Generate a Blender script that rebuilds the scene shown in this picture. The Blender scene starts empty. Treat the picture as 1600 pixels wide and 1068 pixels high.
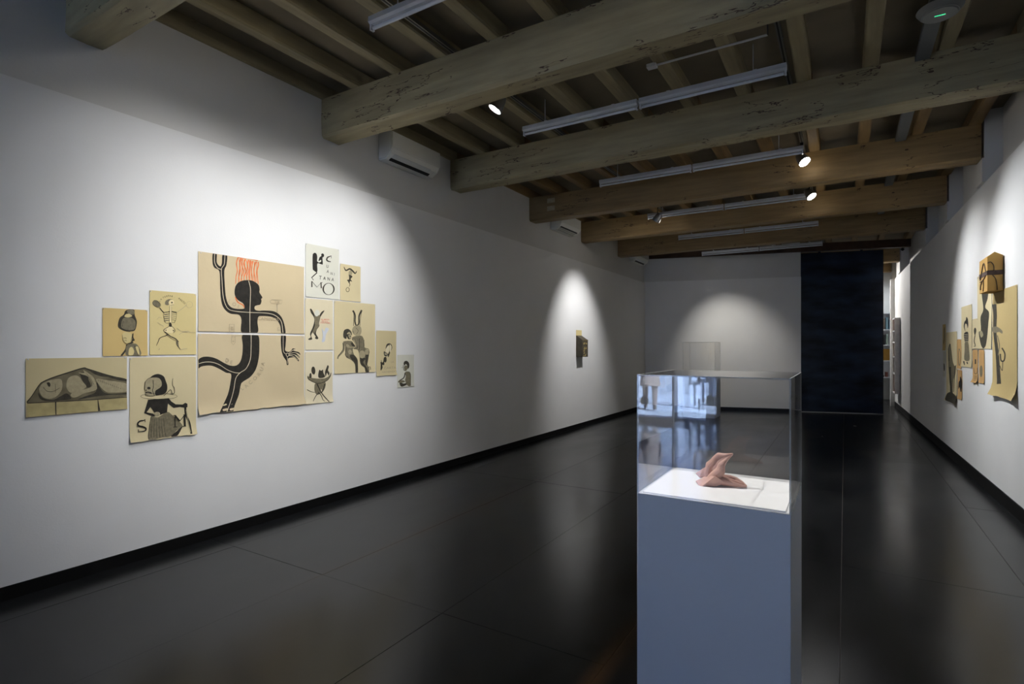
import bpy, bmesh, math, random
from mathutils import Vector, Matrix, noise
from mathutils.geometry import tessellate_polygon
random.seed(7)
SC = bpy.context.scene
COL = SC.collection

# ------------------------------------------------------------------ camera
# Room frame: +Y runs down the long gallery, +X to the right, Z up, floor at 0, metres.
cam_data = bpy.data.cameras.new('camera')
cam = bpy.data.objects.new('camera', cam_data); COL.objects.link(cam)
cam.location = (0, 0, 1.5)
YAW = math.radians(31.37)
cam.rotation_euler = (math.pi/2, 0, YAW)
cam_data.sensor_width = 36.0
cam_data.lens = 853/1600*36
cam_data.shift_y = 9/1600
cam_data.clip_start = 0.05; cam_data.clip_end = 200
SC.camera = cam

# ------------------------------------------------------------------ world (daylight in the street) + exposure
world = bpy.data.worlds.new('world'); SC.world = world
world.use_nodes = True
bg = world.node_tree.nodes['Background']
bg.inputs[0].default_value = (0.36, 0.52, 1.0, 1)
bg.inputs[1].default_value = 7.5
sund = bpy.data.lights.new('sun', 'SUN'); sund.energy = 115; sund.angle = math.radians(.6); sund.color = (.56, .74, 1.0)
suno = bpy.data.objects.new('sun', sund); COL.objects.link(suno)
suno.rotation_euler = Vector((-.55, -.22, -.80)).to_track_quat('-Z', 'Y').to_euler()
SC.view_settings.view_transform = 'Standard'
SC.view_settings.look = 'None'
SC.view_settings.gamma = 1
SC.view_settings.use_curve_mapping = False
SC.view_settings.exposure = 0.0

# ------------------------------------------------------------------ gallery spotlights (name, position, aim, watts, half-cone deg, blend, colour)
SPOTS = [
 ('spot_a', (-2.72, 2.08, 3.74), (-4.26, 2.20, 1.75), 62, 44, 1.0, (.97, .98, 1.0)),
 ('spot_b', (-2.72, 4.22, 3.74), (-4.26, 3.35, 1.05), 118, 47, 0.8, (.97, .98, 1.0)),
 ('spot_c', (-2.66, 9.02, 3.66), (-4.26, 9.35, 1.45), 250, 33, 0.9, (.98, .98, 1.0)),
 ('spot_d', (-2.35, 12.05, 3.70), (-2.25, 13.80, 1.15), 165, 33, 1.0, (1.0, .97, .91)),
 ('spot_e', (-0.43, 7.26, 3.72), (1.28, 6.0, 0.95), 300, 45, 1.0, (.93, .96, 1.0)),
 ('spot_f', (-0.43, 8.80, 3.68), (1.26, 7.8, 1.05), 270, 43, 1.0, (.95, .97, 1.0)),
 ('spot_g', (-0.43, 2.75, 3.72), (-0.42, 2.20, 0.95), 190, 13, 0.6, (1.0, .98, .95)),
 ('spot_h', (-0.43, 17.30, 3.60), (1.10, 15.7, 1.5), 280, 58, 0.6, (1.0, .97, .95)),
 ('spot_i', (-0.43, 18.10, 3.70), (0.80, 18.9, 1.6), 120, 50, 0.6, (.85, .92, 1.0)),
 ('spot_j', (-0.43, 2.42, 3.72), (-4.26, 3.05, 1.50), 440, 27.5, 1.0, (.97, .98, 1.0)),
 ('spot_k', (-2.72, 1.86, 3.74), (-0.42, 2.20, 0.98), 320, 9, 0.6, (1.0, .98, .95)),
]
def add_spot_light(n, pos, aim, w, half, blend, colr):
    d = Vector(aim)-Vector(pos)
    ld = bpy.data.lights.new(n, 'SPOT')
    ld.energy = w; ld.spot_size = math.radians(2*half); ld.spot_blend = blend
    ld.shadow_soft_size = 0.035; ld.color = colr
    lo = bpy.data.objects.new(n, ld); COL.objects.link(lo)
    lo.location = Vector(pos)+d.normalized()*0.09
    lo.rotation_euler = d.to_track_quat('-Z', 'Y').to_euler()
    return lo
for s in SPOTS: add_spot_light(*s)
for n_, p_ in (('lamp_spill_c', (-2.60, 9.18, 3.60)), ('lamp_spill_e', (-.34, 7.40, 3.66)), ('lamp_spill_f', (-.34, 9.30, 3.62))):   # added point lights for the lamps' stray glow on the beams
    q_ = bpy.data.lights.new(n_, 'POINT'); q_.energy = .55; q_.shadow_soft_size = .03; q_.color = (1, .92, .8)
    qo = bpy.data.objects.new(n_, q_); COL.objects.link(qo); qo.location = p_
# sky portal at the shop window
pl = bpy.data.lights.new('window_portal', 'AREA'); pl.shape = 'RECTANGLE'; pl.size = 2.2; pl.size_y = 3.0
pl.cycles.is_portal = True
po = bpy.data.objects.new('window_portal', pl); COL.objects.link(po)
po.location = (-3.2, -7.02, 1.5); po.rotation_euler = (math.pi/2, 0, 0)   # -Z points to +Y

# ------------------------------------------------------------------ materials
def srgb(r, g, b):
    f = lambda c: (c/255/12.92) if c/255 <= .04045 else ((c/255+.055)/1.055)**2.4
    return (f(r), f(g), f(b), 1)
MATS = {}
def mat(name, col, rough=.6, var=.12, scale=6.0, metal=0.0, bump=0.0, bscale=40.0, spec=.5, stretch=(1,1,1), col2=None, emit=None, coat=0.0):
    if name in MATS: return MATS[name]
    m = bpy.data.materials.new(name); m.use_nodes = True
    nt = m.node_tree; N = nt.nodes; L = nt.links
    p = N['Principled BSDF']
    tc = N.new('ShaderNodeTexCoord'); mp = N.new('ShaderNodeMapping')
    mp.inputs['Scale'].default_value = stretch
    L.new(tc.outputs['Object'], mp.inputs[0])
    nz = N.new('ShaderNodeTexNoise'); nz.inputs['Scale'].default_value = scale
    nz.inputs['Detail'].default_value = 6
    L.new(mp.outputs[0], nz.inputs['Vector'])
    cr = N.new('ShaderNodeValToRGB')
    c = Vector(col[:3])
    a = tuple(c*(1-var))+(1,); b = (tuple(min(1, x*(1+var)) for x in c)+(1,)) if col2 is None else tuple(col2[:3])+(1,)
    cr.color_ramp.elements[0].color = a; cr.color_ramp.elements[1].color = b
    cr.color_ramp.elements[0].position = .3; cr.color_ramp.elements[1].position = .7
    L.new(nz.outputs['Fac'], cr.inputs[0]); L.new(cr.outputs[0], p.inputs['Base Color'])
    p.inputs['Roughness'].default_value = rough; p.inputs['Metallic'].default_value = metal
    p.inputs['Specular IOR Level'].default_value = spec
    p.inputs['Coat Weight'].default_value = coat
    if bump:
        n2 = N.new('ShaderNodeTexNoise'); n2.inputs['Scale'].default_value = bscale
        L.new(mp.outputs[0], n2.inputs['Vector'])
        bm_ = N.new('ShaderNodeBump'); bm_.inputs['Strength'].default_value = bump; bm_.inputs['Distance'].default_value = .01
        L.new(n2.outputs['Fac'], bm_.inputs['Height']); L.new(bm_.outputs[0], p.inputs['Normal'])
    if emit:
        p.inputs['Emission Color'].default_value = tuple(emit[:3])+(1,); p.inputs['Emission Strength'].default_value = emit[3]
    MATS[name] = m
    return m

def wood_mat(name, base, dark, crack=.55):
    """Old painted / stained timber: long grain, knots and thin dark splits running along X."""
    m = bpy.data.materials.new(name); m.use_nodes = True
    nt = m.node_tree; N = nt.nodes; L = nt.links; p = N['Principled BSDF']
    tc = N.new('ShaderNodeTexCoord')
    def mapped(s, vec=None):
        mp = N.new('ShaderNodeMapping'); mp.inputs['Scale'].default_value = s
        L.new(tc.outputs['Object'], mp.inputs[0]); return mp
    g = N.new('ShaderNodeTexNoise'); g.inputs['Scale'].default_value = 5; g.inputs['Detail'].default_value = 8
    L.new(mapped((.35, 3, 3)).outputs[0], g.inputs['Vector'])
    cr = N.new('ShaderNodeValToRGB'); cr.color_ramp.elements[0].position = .3; cr.color_ramp.elements[1].position = .72
    cr.color_ramp.elements[0].color = tuple(Vector(base[:3])*.74)+(1,); cr.color_ramp.elements[1].color = tuple(Vector(base[:3])*1.15)+(1,)
    L.new(g.outputs['Fac'], cr.inputs[0])
    # splits: |noise-0.5| small
    s = N.new('ShaderNodeTexNoise'); s.inputs['Scale'].default_value = 1.6; s.inputs['Detail'].default_value = 5; s.inputs['Roughness'].default_value = .62
    L.new(mapped((.55, 3.2, 3.2)).outputs[0], s.inputs['Vector'])
    sub = N.new('ShaderNodeMath'); sub.operation = 'SUBTRACT'; sub.inputs[1].default_value = .5; L.new(s.outputs['Fac'], sub.inputs[0])
    ab = N.new('ShaderNodeMath'); ab.operation = 'ABSOLUTE'; L.new(sub.outputs[0], ab.inputs[0])
    lt = N.new('ShaderNodeMath'); lt.operation = 'LESS_THAN'; lt.inputs[1].default_value = .0048; L.new(ab.outputs[0], lt.inputs[0])
    gate = N.new('ShaderNodeTexNoise'); gate.inputs['Scale'].default_value = 2.3; L.new(mapped((1, 1, 1)).outputs[0], gate.inputs['Vector'])
    gt = N.new('ShaderNodeMath'); gt.operation = 'GREATER_THAN'; gt.inputs[1].default_value = crack; L.new(gate.outputs['Fac'], gt.inputs[0])
    mu = N.new('ShaderNodeMath'); mu.operation = 'MULTIPLY'; L.new(lt.outputs[0], mu.inputs[0]); L.new(gt.outputs[0], mu.inputs[1])
    # knots
    v = N.new('ShaderNodeTexVoronoi'); v.inputs['Scale'].default_value = 2.6; L.new(mapped((.8, 1.6, 1.6)).outputs[0], v.inputs['Vector'])
    kn = N.new('ShaderNodeMath'); kn.operation = 'LESS_THAN'; kn.inputs[1].default_value = .045; L.new(v.outputs['Distance'], kn.inputs[0])
    mx0 = N.new('ShaderNodeMath'); mx0.operation = 'MAXIMUM'; L.new(mu.outputs[0], mx0.inputs[0]); L.new(kn.outputs[0], mx0.inputs[1])
    mx = N.new('ShaderNodeMixRGB'); L.new(mx0.outputs[0], mx.inputs[0]); L.new(cr.outputs[0], mx.inputs[1]); mx.inputs[2].default_value = dark
    L.new(mx.outputs[0], p.inputs['Base Color'])
    p.inputs['Roughness'].default_value = .62
    inv = N.new('ShaderNodeMath'); inv.operation = 'MULTIPLY_ADD'; inv.inputs[1].default_value = -1.5; L.new(mx0.outputs[0], inv.inputs[0]); L.new(g.outputs['Fac'], inv.inputs[2])
    b = N.new('ShaderNodeBump'); b.inputs['Strength'].default_value = .35; b.inputs['Distance'].default_value = .012
    L.new(inv.outputs[0], b.inputs['Height']); L.new(b.outputs[0], p.inputs['Normal'])
    MATS[name] = m; return m

def floor_mat(name):
    """Blackened waxed steel sheet: cloudy blue-black with faint brown patches, soft sheen."""
    m = bpy.data.materials.new(name); m.use_nodes = True
    nt = m.node_tree; N = nt.nodes; L = nt.links; p = N['Principled BSDF']
    g = N.new('ShaderNodeNewGeometry')
    n1 = N.new('ShaderNodeTexNoise'); n1.inputs['Scale'].default_value = .9; n1.inputs['Detail'].default_value = 7
    mp = N.new('ShaderNodeMapping'); mp.inputs['Scale'].default_value = (1.6, .7, 1)
    L.new(g.outputs['Position'], mp.inputs[0]); L.new(mp.outputs[0], n1.inputs['Vector'])
    cr = N.new('ShaderNodeValToRGB'); e = cr.color_ramp.elements
    e[0].position = .32; e[0].color = (.0035, .0035, .0038, 1); e[1].position = .70; e[1].color = (.016, .017, .018, 1)
    L.new(n1.outputs['Fac'], cr.inputs[0])
    n2 = N.new('ShaderNodeTexNoise'); n2.inputs['Scale'].default_value = 1.7; n2.inputs['Detail'].default_value = 4
    L.new(g.outputs['Position'], n2.inputs['Vector'])
    r2 = N.new('ShaderNodeValToRGB'); r2.color_ramp.elements[0].position = .60; r2.color_ramp.elements[1].position = .78
    r2.color_ramp.elements[1].color = (.45, .45, .45, 1)
    L.new(n2.outputs['Fac'], r2.inputs[0])
    mx = N.new('ShaderNodeMixRGB'); L.new(r2.outputs[0], mx.inputs[0]); L.new(cr.outputs[0], mx.inputs[1]); mx.inputs[2].default_value = (.022, .015, .007, 1)
    # rust creeping along two of the long joints
    sx = N.new('ShaderNodeSeparateXYZ'); L.new(g.outputs['Position'], sx.inputs[0])
    last = mx
    for x0, y0, y1, wd in ((-2.95, 2.4, 4.6, .035), (-.97, .6, 2.6, .075)):
        d = N.new('ShaderNodeMath'); d.operation = 'SUBTRACT'; d.inputs[1].default_value = x0; L.new(sx.outputs[0], d.inputs[0])
        a = N.new('ShaderNodeMath'); a.operation = 'ABSOLUTE'; L.new(d.outputs[0], a.inputs[0])
        mr = N.new('ShaderNodeMapRange'); mr.inputs[1].default_value = wd; mr.inputs[2].default_value = .004; mr.inputs[3].default_value = 0; mr.inputs[4].default_value = 1
        L.new(a.outputs[0], mr.inputs[0])
        m1 = N.new('ShaderNodeMapRange'); m1.inputs[1].default_value = y0-.4; m1.inputs[2].default_value = y0; L.new(sx.outputs[1], m1.inputs[0])
        m2 = N.new('ShaderNodeMapRange'); m2.inputs[1].default_value = y1+.5; m2.inputs[2].default_value = y1; L.new(sx.outputs[1], m2.inputs[0])
        q = N.new('ShaderNodeMath'); q.operation = 'MULTIPLY'; L.new(mr.outputs[0], q.inputs[0]); L.new(m1.outputs[0], q.inputs[1])
        q2 = N.new('ShaderNodeMath'); q2.operation = 'MULTIPLY'; L.new(q.outputs[0], q2.inputs[0]); L.new(m2.outputs[0], q2.inputs[1])
        q3 = N.new('ShaderNodeMath'); q3.operation = 'MULTIPLY'; L.new(q2.outputs[0], q3.inputs[0]); L.new(n1.outputs['Fac'], q3.inputs[1])
        nx = N.new('ShaderNodeMixRGB'); L.new(q3.outputs[0], nx.inputs[0]); L.new(last.outputs[0], nx.inputs[1]); nx.inputs[2].default_value = (.075, .035, .008, 1)
        last = nx
    L.new(last.outputs[0], p.inputs['Base Color'])
    rr = N.new('ShaderNodeMapRange'); rr.inputs[3].default_value = .12; rr.inputs[4].default_value = .34
    L.new(n1.outputs['Fac'], rr.inputs[0]); L.new(rr.outputs[0], p.inputs['Roughness'])
    p.inputs['Specular IOR Level'].default_value = .33
    n3 = N.new('ShaderNodeTexNoise'); n3.inputs['Scale'].default_value = 3.0
    L.new(g.outputs['Position'], n3.inputs['Vector'])
    b = N.new('ShaderNodeBump'); b.inputs['Strength'].default_value = .07; b.inputs['Distance'].default_value = .01
    L.new(n3.outputs['Fac'], b.inputs['Height']); L.new(b.outputs[0], p.inputs['Normal'])
    return m

def pane_mat(name, tint=(1, 1, 1, 1), f0=.04):
    """Thin clear sheet: straight transmission plus Schlick mirror reflection."""
    m = bpy.data.materials.new(name); m.use_nodes = True
    nt = m.node_tree; N = nt.nodes; L = nt.links
    N.remove(N['Principled BSDF'])
    out = N['Material Output']
    lw = N.new('ShaderNodeLayerWeight'); lw.inputs['Blend'].default_value = .5
    pw = N.new('ShaderNodeMath'); pw.operation = 'POWER'; pw.inputs[1].default_value = 5; L.new(lw.outputs['Facing'], pw.inputs[0])
    ma = N.new('ShaderNodeMath'); ma.operation = 'MULTIPLY_ADD'; ma.inputs[1].default_value = 1-f0; ma.inputs[2].default_value = f0; L.new(pw.outputs[0], ma.inputs[0])
    t = N.new('ShaderNodeBsdfTransparent'); t.inputs[0].default_value = tint
    g = N.new('ShaderNodeBsdfGlossy'); g.inputs['Roughness'].default_value = .0
    mx = N.new('ShaderNodeMixShader'); L.new(ma.outputs[0], mx.inputs[0]); L.new(t.outputs[0], mx.inputs[1]); L.new(g.outputs[0], mx.inputs[2])
    L.new(mx.outputs[0], out.inputs[0])
    return m

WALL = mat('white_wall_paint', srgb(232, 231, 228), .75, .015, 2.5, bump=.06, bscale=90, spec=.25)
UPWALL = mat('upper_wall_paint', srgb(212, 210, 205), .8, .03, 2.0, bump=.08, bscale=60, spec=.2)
BLACKBASE = mat('black_skirting_paint', (.003, .003, .003, 1), .6, .2, 3, spec=.2)
CEIL = mat('ceiling_boards', srgb(122, 112, 92), .85, .22, 1.3, bump=.2, bscale=9)
BEAM_G = wood_mat('painted_grey_timber', srgb(160, 147, 112), srgb(76, 56, 40), .50)
BEAM_B = wood_mat('brown_timber', srgb(148, 122, 80), srgb(66, 44, 28), .60)
JOIST_G = wood_mat('painted_joist_timber', srgb(150, 138, 106), srgb(80, 55, 35), .75)
JOIST_B = wood_mat('brown_joist_timber', srgb(138, 112, 72), srgb(70, 40, 22), .75)
FLOOR = floor_mat('blackened_steel_floor')
BOUNCEFLOOR = mat('added_bounce_floor', srgb(196, 198, 204), .14, .05, 2, spec=1.0, coat=.8)  # unseen pale glossy floor, added to brighten the blue reflection in the cover
SUBFLOOR = mat('joint_rust', (.06, .042, .026, 1), .7, .4, 4)
ALU = mat('grey_white_enamel', srgb(205, 208, 214), .38, .04, 8, spec=.5)
TUBEM = mat('unlit_tube_glass', srgb(215, 220, 228), .2, .03, 8)
DARKMETAL = mat('dark_metal', (.03, .03, .032, 1), .4, .2, 8, metal=.6)
BLACK = mat('matt_black', (.006, .006, .006, 1), .6, .2, 8)
REDP = mat('red_plastic', (.5, .01, .03, 1), .4, .1, 8)
AC = mat('off_white_plastic', srgb(226, 224, 214), .4, .02, 8)
PLINTH = mat('white_plinth_paint', srgb(222, 223, 224), .5, .01, 3, bump=.03, bscale=80)
TOPW = mat('bright_white_board', srgb(240, 240, 240), .5, .01, 3)
ACRYL = pane_mat('clear_acrylic', (.985, .985, .985, 1), .042)
EDGE = mat('light_piping_acrylic_edge', srgb(215, 220, 220), .15, .05, 10)  # pale opaque colour stands in for light piped through the clear sheet
CLAY = mat('pink_clay', srgb(206, 162, 146), .5, .07, 30, bump=.12, bscale=120)
STEEL = mat('blue_black_steel', (.006, .011, .022, 1), .36, .6, 1.6, metal=.35, spec=.5, stretch=(1, 1, 2.5), col2=(.024, .042, .085, 1), bump=.05, bscale=14)
LAMPGLOW = mat('lamp_face', (1, 1, 1, 1), .4, 0, 5, emit=(1, .98, .95, 60))
GREENLED = mat('green_led', (0, .3, .1, 1), .4, 0, 5, emit=(.05, .9, .35, 1.2))
INK = mat('black_ink', srgb(46, 43, 38), .75, .25, 30, spec=.2)
INKS = mat('soft_black_pencil', srgb(66, 62, 52), .8, .25, 45, spec=.2)
WASH = mat('grey_wash', srgb(122, 114, 92), .8, .22, 60, spec=.2)
WASHL = mat('pale_grey_wash', srgb(166, 155, 124), .8, .12, 60, spec=.2)
PENCIL = mat('faint_pencil', srgb(172, 158, 132), .85, .10, 60, spec=.2)
ORANGE = mat('orange_red_ink', srgb(224, 120, 72), .75, .2, 25, spec=.2)
REDINK = mat('red_ink', srgb(214, 84, 78), .75, .1, 25, spec=.2)
BLUEW = mat('pale_blue_wash', srgb(205, 208, 214), .8, .05, 30, spec=.2)
CREAMLINE = mat('cream_line', srgb(214, 200, 170), .8, .04, 30, spec=.2)

# ------------------------------------------------------------------ object helpers
def link_mesh(name, bm, m, parent=None, smooth=False):
    me = bpy.data.meshes.new(name); bm.normal_update(); bm.to_mesh(me); bm.free()
    if m: me.materials.append(m)
    if smooth:
        for p in me.polygons: p.use_smooth = True
        me.set_sharp_from_angle(angle=math.radians(40))
    o = bpy.data.objects.new(name, me); COL.objects.link(o)
    if parent: o.parent = parent
    return o
def thing(name, label, cat, loc=(0, 0, 0), rotz=0, group=None):
    o = bpy.data.objects.new(name, None); COL.objects.link(o); o.empty_display_size = .1
    o.location = loc; o.rotation_euler = (0, 0, rotz); o['label'] = label; o['category'] = cat
    if group: o['group'] = group
    return o
def tag(o, label, cat, group=None):
    o['label'] = label; o['category'] = cat
    if group: o['group'] = group
    return o
def struct(o): o['kind'] = 'structure'; return o
def copy_tree(o, parent=None):
    c = o.copy(); COL.objects.link(c); c.parent = parent
    for ch in list(o.children): copy_tree(ch, c)
    return c
def box(bm, lo, hi, M=None):
    v = [bm.verts.new((x, y, z)) for x in (lo[0], hi[0]) for y in (lo[1], hi[1]) for z in (lo[2], hi[2])]
    if M:
        for q in v: q.co = M @ q.co
    for f in ((0,1,3,2), (4,6,7,5), (0,4,5,1), (2,3,7,6), (0,2,6,4), (1,5,7,3)): bm.faces.new([v[i] for i in f])
    return v
def boxo(name, lo, hi, m, parent=None, bevel=0, M=None):
    bm = bmesh.new(); box(bm, lo, hi, M)
    if bevel: bmesh.ops.bevel(bm, geom=bm.edges[:], offset=bevel, segments=2, affect='EDGES', profile=.7)
    return link_mesh(name, bm, m, parent)
def cyl(bm, a, b, r, n=16, r2=None):
    a = Vector(a); b = Vector(b); d = b-a; q = d.to_track_quat('Z', 'Y').to_matrix().to_4x4()
    M = Matrix.Translation((a+b)/2) @ q
    bmesh.ops.create_cone(bm, cap_ends=True, segments=n, radius1=r, radius2=r if r2 is None else r2, depth=d.length, matrix=M)
def prism(bm, prof, y0, y1):
    """profile in (x,z) extruded along Y"""
    a = [bm.verts.new((p[0], y0, p[1])) for p in prof]; b = [bm.verts.new((p[0], y1, p[1])) for p in prof]
    n = len(prof)
    for i in range(n): bm.faces.new((a[i], a[(i+1) % n], b[(i+1) % n], b[i]))
    bm.faces.new(a[::-1]); bm.faces.new(b)
    bmesh.ops.recalc_face_normals(bm, faces=bm.faces[:])

# ------------------------------------------------------------------ room dimensions
XL = -4.26                       # left display wall
YB = -7.0                        # street window behind the camera
YE = 19.2                        # end of the room beyond the steel door
ZC = 4.02                        # underside of ceiling boards
ZJ = 3.885                       # underside of joists = top of beams
def XR(y): return 1.30-.019*(y-6.2)
def YF(x): return 13.38+.253*(x-XL)   # the far wall is slightly skewed
FANG = math.atan(.253)

# floor
fl = struct(boxo('floor', (-5.2, YB-.2, -.12), (2.2, YE+.3, -.0035), SUBFLOOR))
xe = [-4.9, -3.94, -2.95, -1.945, -.97, -.02, .965, 1.95]
k = 0
for i in range(7):
    js = [-7.1, -4.0, -.5, 2.43, 5.38, 8.33, 11.28, 14.2, 17.1, 19.3] if i < 4 else [-7.1, -4.4, -2.2, 0, 2.2, 4.4, 6.6, 8.8, 11.0, 13.2, 15.4, 17.6, 19.3]
    for j in range(len(js)-1):
        bm = bmesh.new()
        dz = random.uniform(-.0005, .0005)
        box(bm, (xe[i]+.0015, js[j]+.0015, -.0035), (xe[i+1]-.0015, js[j+1]-.0015, 0+dz))
        link_mesh('floor_plate', bm, FLOOR if js[j] > -2.5 else BOUNCEFLOOR, fl)

# left wall: lower display panel in front of the old wall above
struct(boxo('wall_left', (XL-.14, YB, 0), (XL, 13.5, 3.12), WALL))
bm = bmesh.new(); box(bm, (XL-.24, YB, 3.12), (XL-.035, 13.8, 4.2)); box(bm, (XL-.24, YB, 0), (XL-.14, YE, 3.12)); box(bm, (XL-.24, 13.8, 3.12), (XL-.14, YE, 4.2))
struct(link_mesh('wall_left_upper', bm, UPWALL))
struct(boxo('baseboard_left', (XL-.01, YB, 0), (XL+.010, 13.40, .082), BLACKBASE))
# right wall (slightly converging)
def rslab(name, y0, y1, z0, z1, off, thick, m, parent=None):
    bm = bmesh.new()
    v = [bm.verts.new((XR(y)+o, y, z)) for y in (y0, y1) for o in (off, off+thick) for z in (z0, z1)]
    for f in ((0,1,3,2), (4,6,7,5), (0,4,5,1), (2,3,7,6), (0,2,6,4), (1,5,7,3)): bm.faces.new([v[i] for i in f])
    bmesh.ops.recalc_face_normals(bm, faces=bm.faces[:])
    return link_mesh(name, bm, m, parent)
struct(rslab('wall_right', YB, 17.02, 0, 3.26, 0, .14, WALL))
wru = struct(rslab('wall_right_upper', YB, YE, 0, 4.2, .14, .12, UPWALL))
struct(rslab('baseboard_right', YB, 17.0, 0, .13, -.010, .02, BLACKBASE))
struct(rslab('trim_1', 16.4, 16.9, 3.26, 4.15, .02, .13, UPWALL))
# far wall, skewed
FM = Matrix.Translation((XL, 13.38, 0)) @ Matrix.Rotation(FANG, 4, 'Z')
LEN = (-.865-XL)/math.cos(FANG)
struct(boxo('wall_far', (-.05, 0, 0), (LEN, .14, 3.14), WALL, M=FM))
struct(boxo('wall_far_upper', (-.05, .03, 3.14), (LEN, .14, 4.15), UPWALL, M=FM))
struct(boxo('baseboard_far', (-.02, -.010, 0), (LEN, .01, .082), BLACKBASE, M=FM))
struct(boxo('trim_2', (-.05, -.06, 3.71), (LEN+2.15, .02, 3.885), mat('dark_header_timber', srgb(70, 48, 34), .7, .25, 6), M=FM))
# end room closure and stub wall
struct(boxo('wall_end', (-4.6, YE, 0), (2.0, YE+.1, 4.2), WALL))
struct(boxo('wall_end_stub', (1.0, 17.02, 0), (1.5, 17.16, 3.26), WALL))
# wall behind the camera with the street window
WX0, WX1 = -4.2, -2.22
bm = bmesh.new()
box(bm, (WX1, YB-.12, 0), (1.8, YB, 4.2)); box(bm, (-4.6, YB-.12, 0), (WX0, YB, 4.2)); box(bm, (WX0, YB-.12, 3.0), (WX1, YB, 4.2))
struct(link_mesh('wall_back', bm, mat('dark_back_wall', srgb(120, 120, 118), .8, .05, 3)))
win = struct(boxo('window_1', (WX0, YB-.09, 0), (WX1, YB-.03, .10), ALU))
boxo('window_frame', (WX0, YB-.09, .1), (WX0+.06, YB-.03, 3.0), ALU, win)
boxo('window_frame', (WX1-.06, YB-.09, .1), (WX1, YB-.03, 3.0), ALU, win)
boxo('window_frame', (-2.93, YB-.09, .1), (-2.83, YB-.03, 3.0), ALU, win)
PANE = pane_mat('window_glass', (.97, .98, 1, 1), .04)
boxo('pane', (WX0+.06, YB-.065, .1), (-2.93, YB-.06, 3.0), PANE, win)
boxo('pane', (-2.83, YB-.065, .1), (WX1-.06, YB-.06, 3.0), PANE, win)
bm = bmesh.new(); cyl(bm, (-3.5, YB-.055, .42), (-3.5, YB-.058, .42), .09, 28)
link_mesh('round_sticker', bm, mat('grey_green_film', srgb(120, 160, 165), .6, .05, 5), win)

# ceiling
ce = struct(boxo('ceiling', (-4.6, YB, ZC), (1.9, YE+.1, ZC+.15), CEIL))

# ------------------------------------------------------------------ beams and joists
def timber(L_, w, h, m, name, seg=.12, amp=.010, cham=.022, seed=0, along='X'):
    """irregular hewn timber along +X from 0..L_, width in Y 0..w, height z 0..h"""
    bm = bmesh.new()
    prof = [(cham, 0), (w*.5, -.002), (w-cham, 0), (w, cham), (w, h*.5), (w, h), (0, h), (0, h*.5), (0, cham)]
    n = max(2, int(L_/seg)); rings = []
    for i in range(n+1):
        x = L_*i/n; r = []
        for j, (py, pz) in enumerate(prof):
            q = noise.noise(Vector((x*.9+seed*7.3, j*3.1, seed)))*amp + noise.noise(Vector((x*4+seed*3, j*5.7, seed+9)))*amp*.45
            cy, cz = py-w/2, pz-h/2; l = math.hypot(cy, cz)
            lock = 0 if pz > h*.9 else 1
            r.append(bm.verts.new((x, py+cy/l*q*lock, pz+cz/l*q*lock)))
        rings.append(r)
    k = len(prof)
    for i in range(n):
        for j in range(k): bm.faces.new((rings[i][j], rings[i][(j+1) % k], rings[i+1][(j+1) % k], rings[i+1][j]))
    bm.faces.new(rings[0]); bm.faces.new(rings[-1][::-1])
    bmesh.ops.recalc_face_normals(bm, faces=bm.faces[:])
    return link_mesh(name, bm, m)
BY = [-4.44, -2.44, -.48, 1.506, 3.528, 5.535, 7.575, 9.57, 11.535, 15.55, 17.55]
BL = {3: 'thick grey-painted ceiling beam nearest the camera, its end in the top left corner',
      4: 'grey-painted ceiling beam with a long split, running above the first air conditioner',
      5: 'grey-painted ceiling beam with brown chips behind the nearest long twin light fitting',
      6: 'brown ceiling beam with pale patches on its left end, fourth beam into the room',
      7: 'brown ceiling beam directly behind the second air conditioner, fifth into the room',
      8: 'last and farthest brown ceiling beam before the far wall and steel door',
      9: 'pale ceiling beam end seen through the gap right of the steel door, nearer one',
      10: 'small pale ceiling beam end low in the gap right of the steel door, farther one'}
for i, y in enumerate(BY):
    if i in (0, 1): continue
    x0 = XL-.05 if y < 14 else -3.9
    x1 = XR(y)-.03
    m = BEAM_G if i <= 5 else BEAM_B
    b = timber(x1-x0, .23, ZJ-3.515, m, 'ceiling_beam', seed=i, amp=.012 if i <= 5 else .007)
    b.location = (x0, y, 3.515)
    tag(b, BL.get(i, 'grey-painted ceiling beam behind the camera, outside the picture'), 'beam', 'main ceiling beams')
    if i == 6:
        for dz in (.24, .12):
            boxo('pale_patch', (.34, -.012, dz), (.47, 0, dz+.07), mat('pale_putty', srgb(176, 160, 130), .8, .15, 20), b, .004)
# pilaster under each beam on the right wall
pn = 3
for i, y in enumerate(BY):
    if i < 2: continue
    struct(rslab('trim_%d' % pn, y-.02, y+.26, 3.26, 3.515, -.03, .17, UPWALL)); pn += 1
    struct(rslab('trim_%d' % pn, y-.02, y+.26, 3.515, ZC, -.03+.02, .15, UPWALL)); pn += 1
jx = [(-2.554+.335*q)*1.5 for q in range(-1, 11)]
BYj = BY[:9]+[13.55]+BY[9:]+[19.2]
protoJ = {}
for bi in range(1, len(BYj)-1):
    ya, yb = BYj[bi], BYj[bi+1]
    m = JOIST_G if bi <= 4 else JOIST_B
    for q, x in enumerate(jx):
        if x > XR(ya)+.12: continue
        key = (m.name, q % 3, round(yb-ya, 2))
        if key not in protoJ:
            j = timber(yb-ya, .115, ZC-ZJ, m, 'joist', seg=.25, amp=.006, cham=.012, seed=30+q % 3)
            protoJ[key] = j
        else:
            j = bpy.data.objects.new('joist', protoJ[key].data); COL.objects.link(j)
        j.parent = ce
        j.rotation_euler = (0, 0, math.pi/2)
        j.location = (x+.0575, ya+.115, ZJ)

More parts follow.
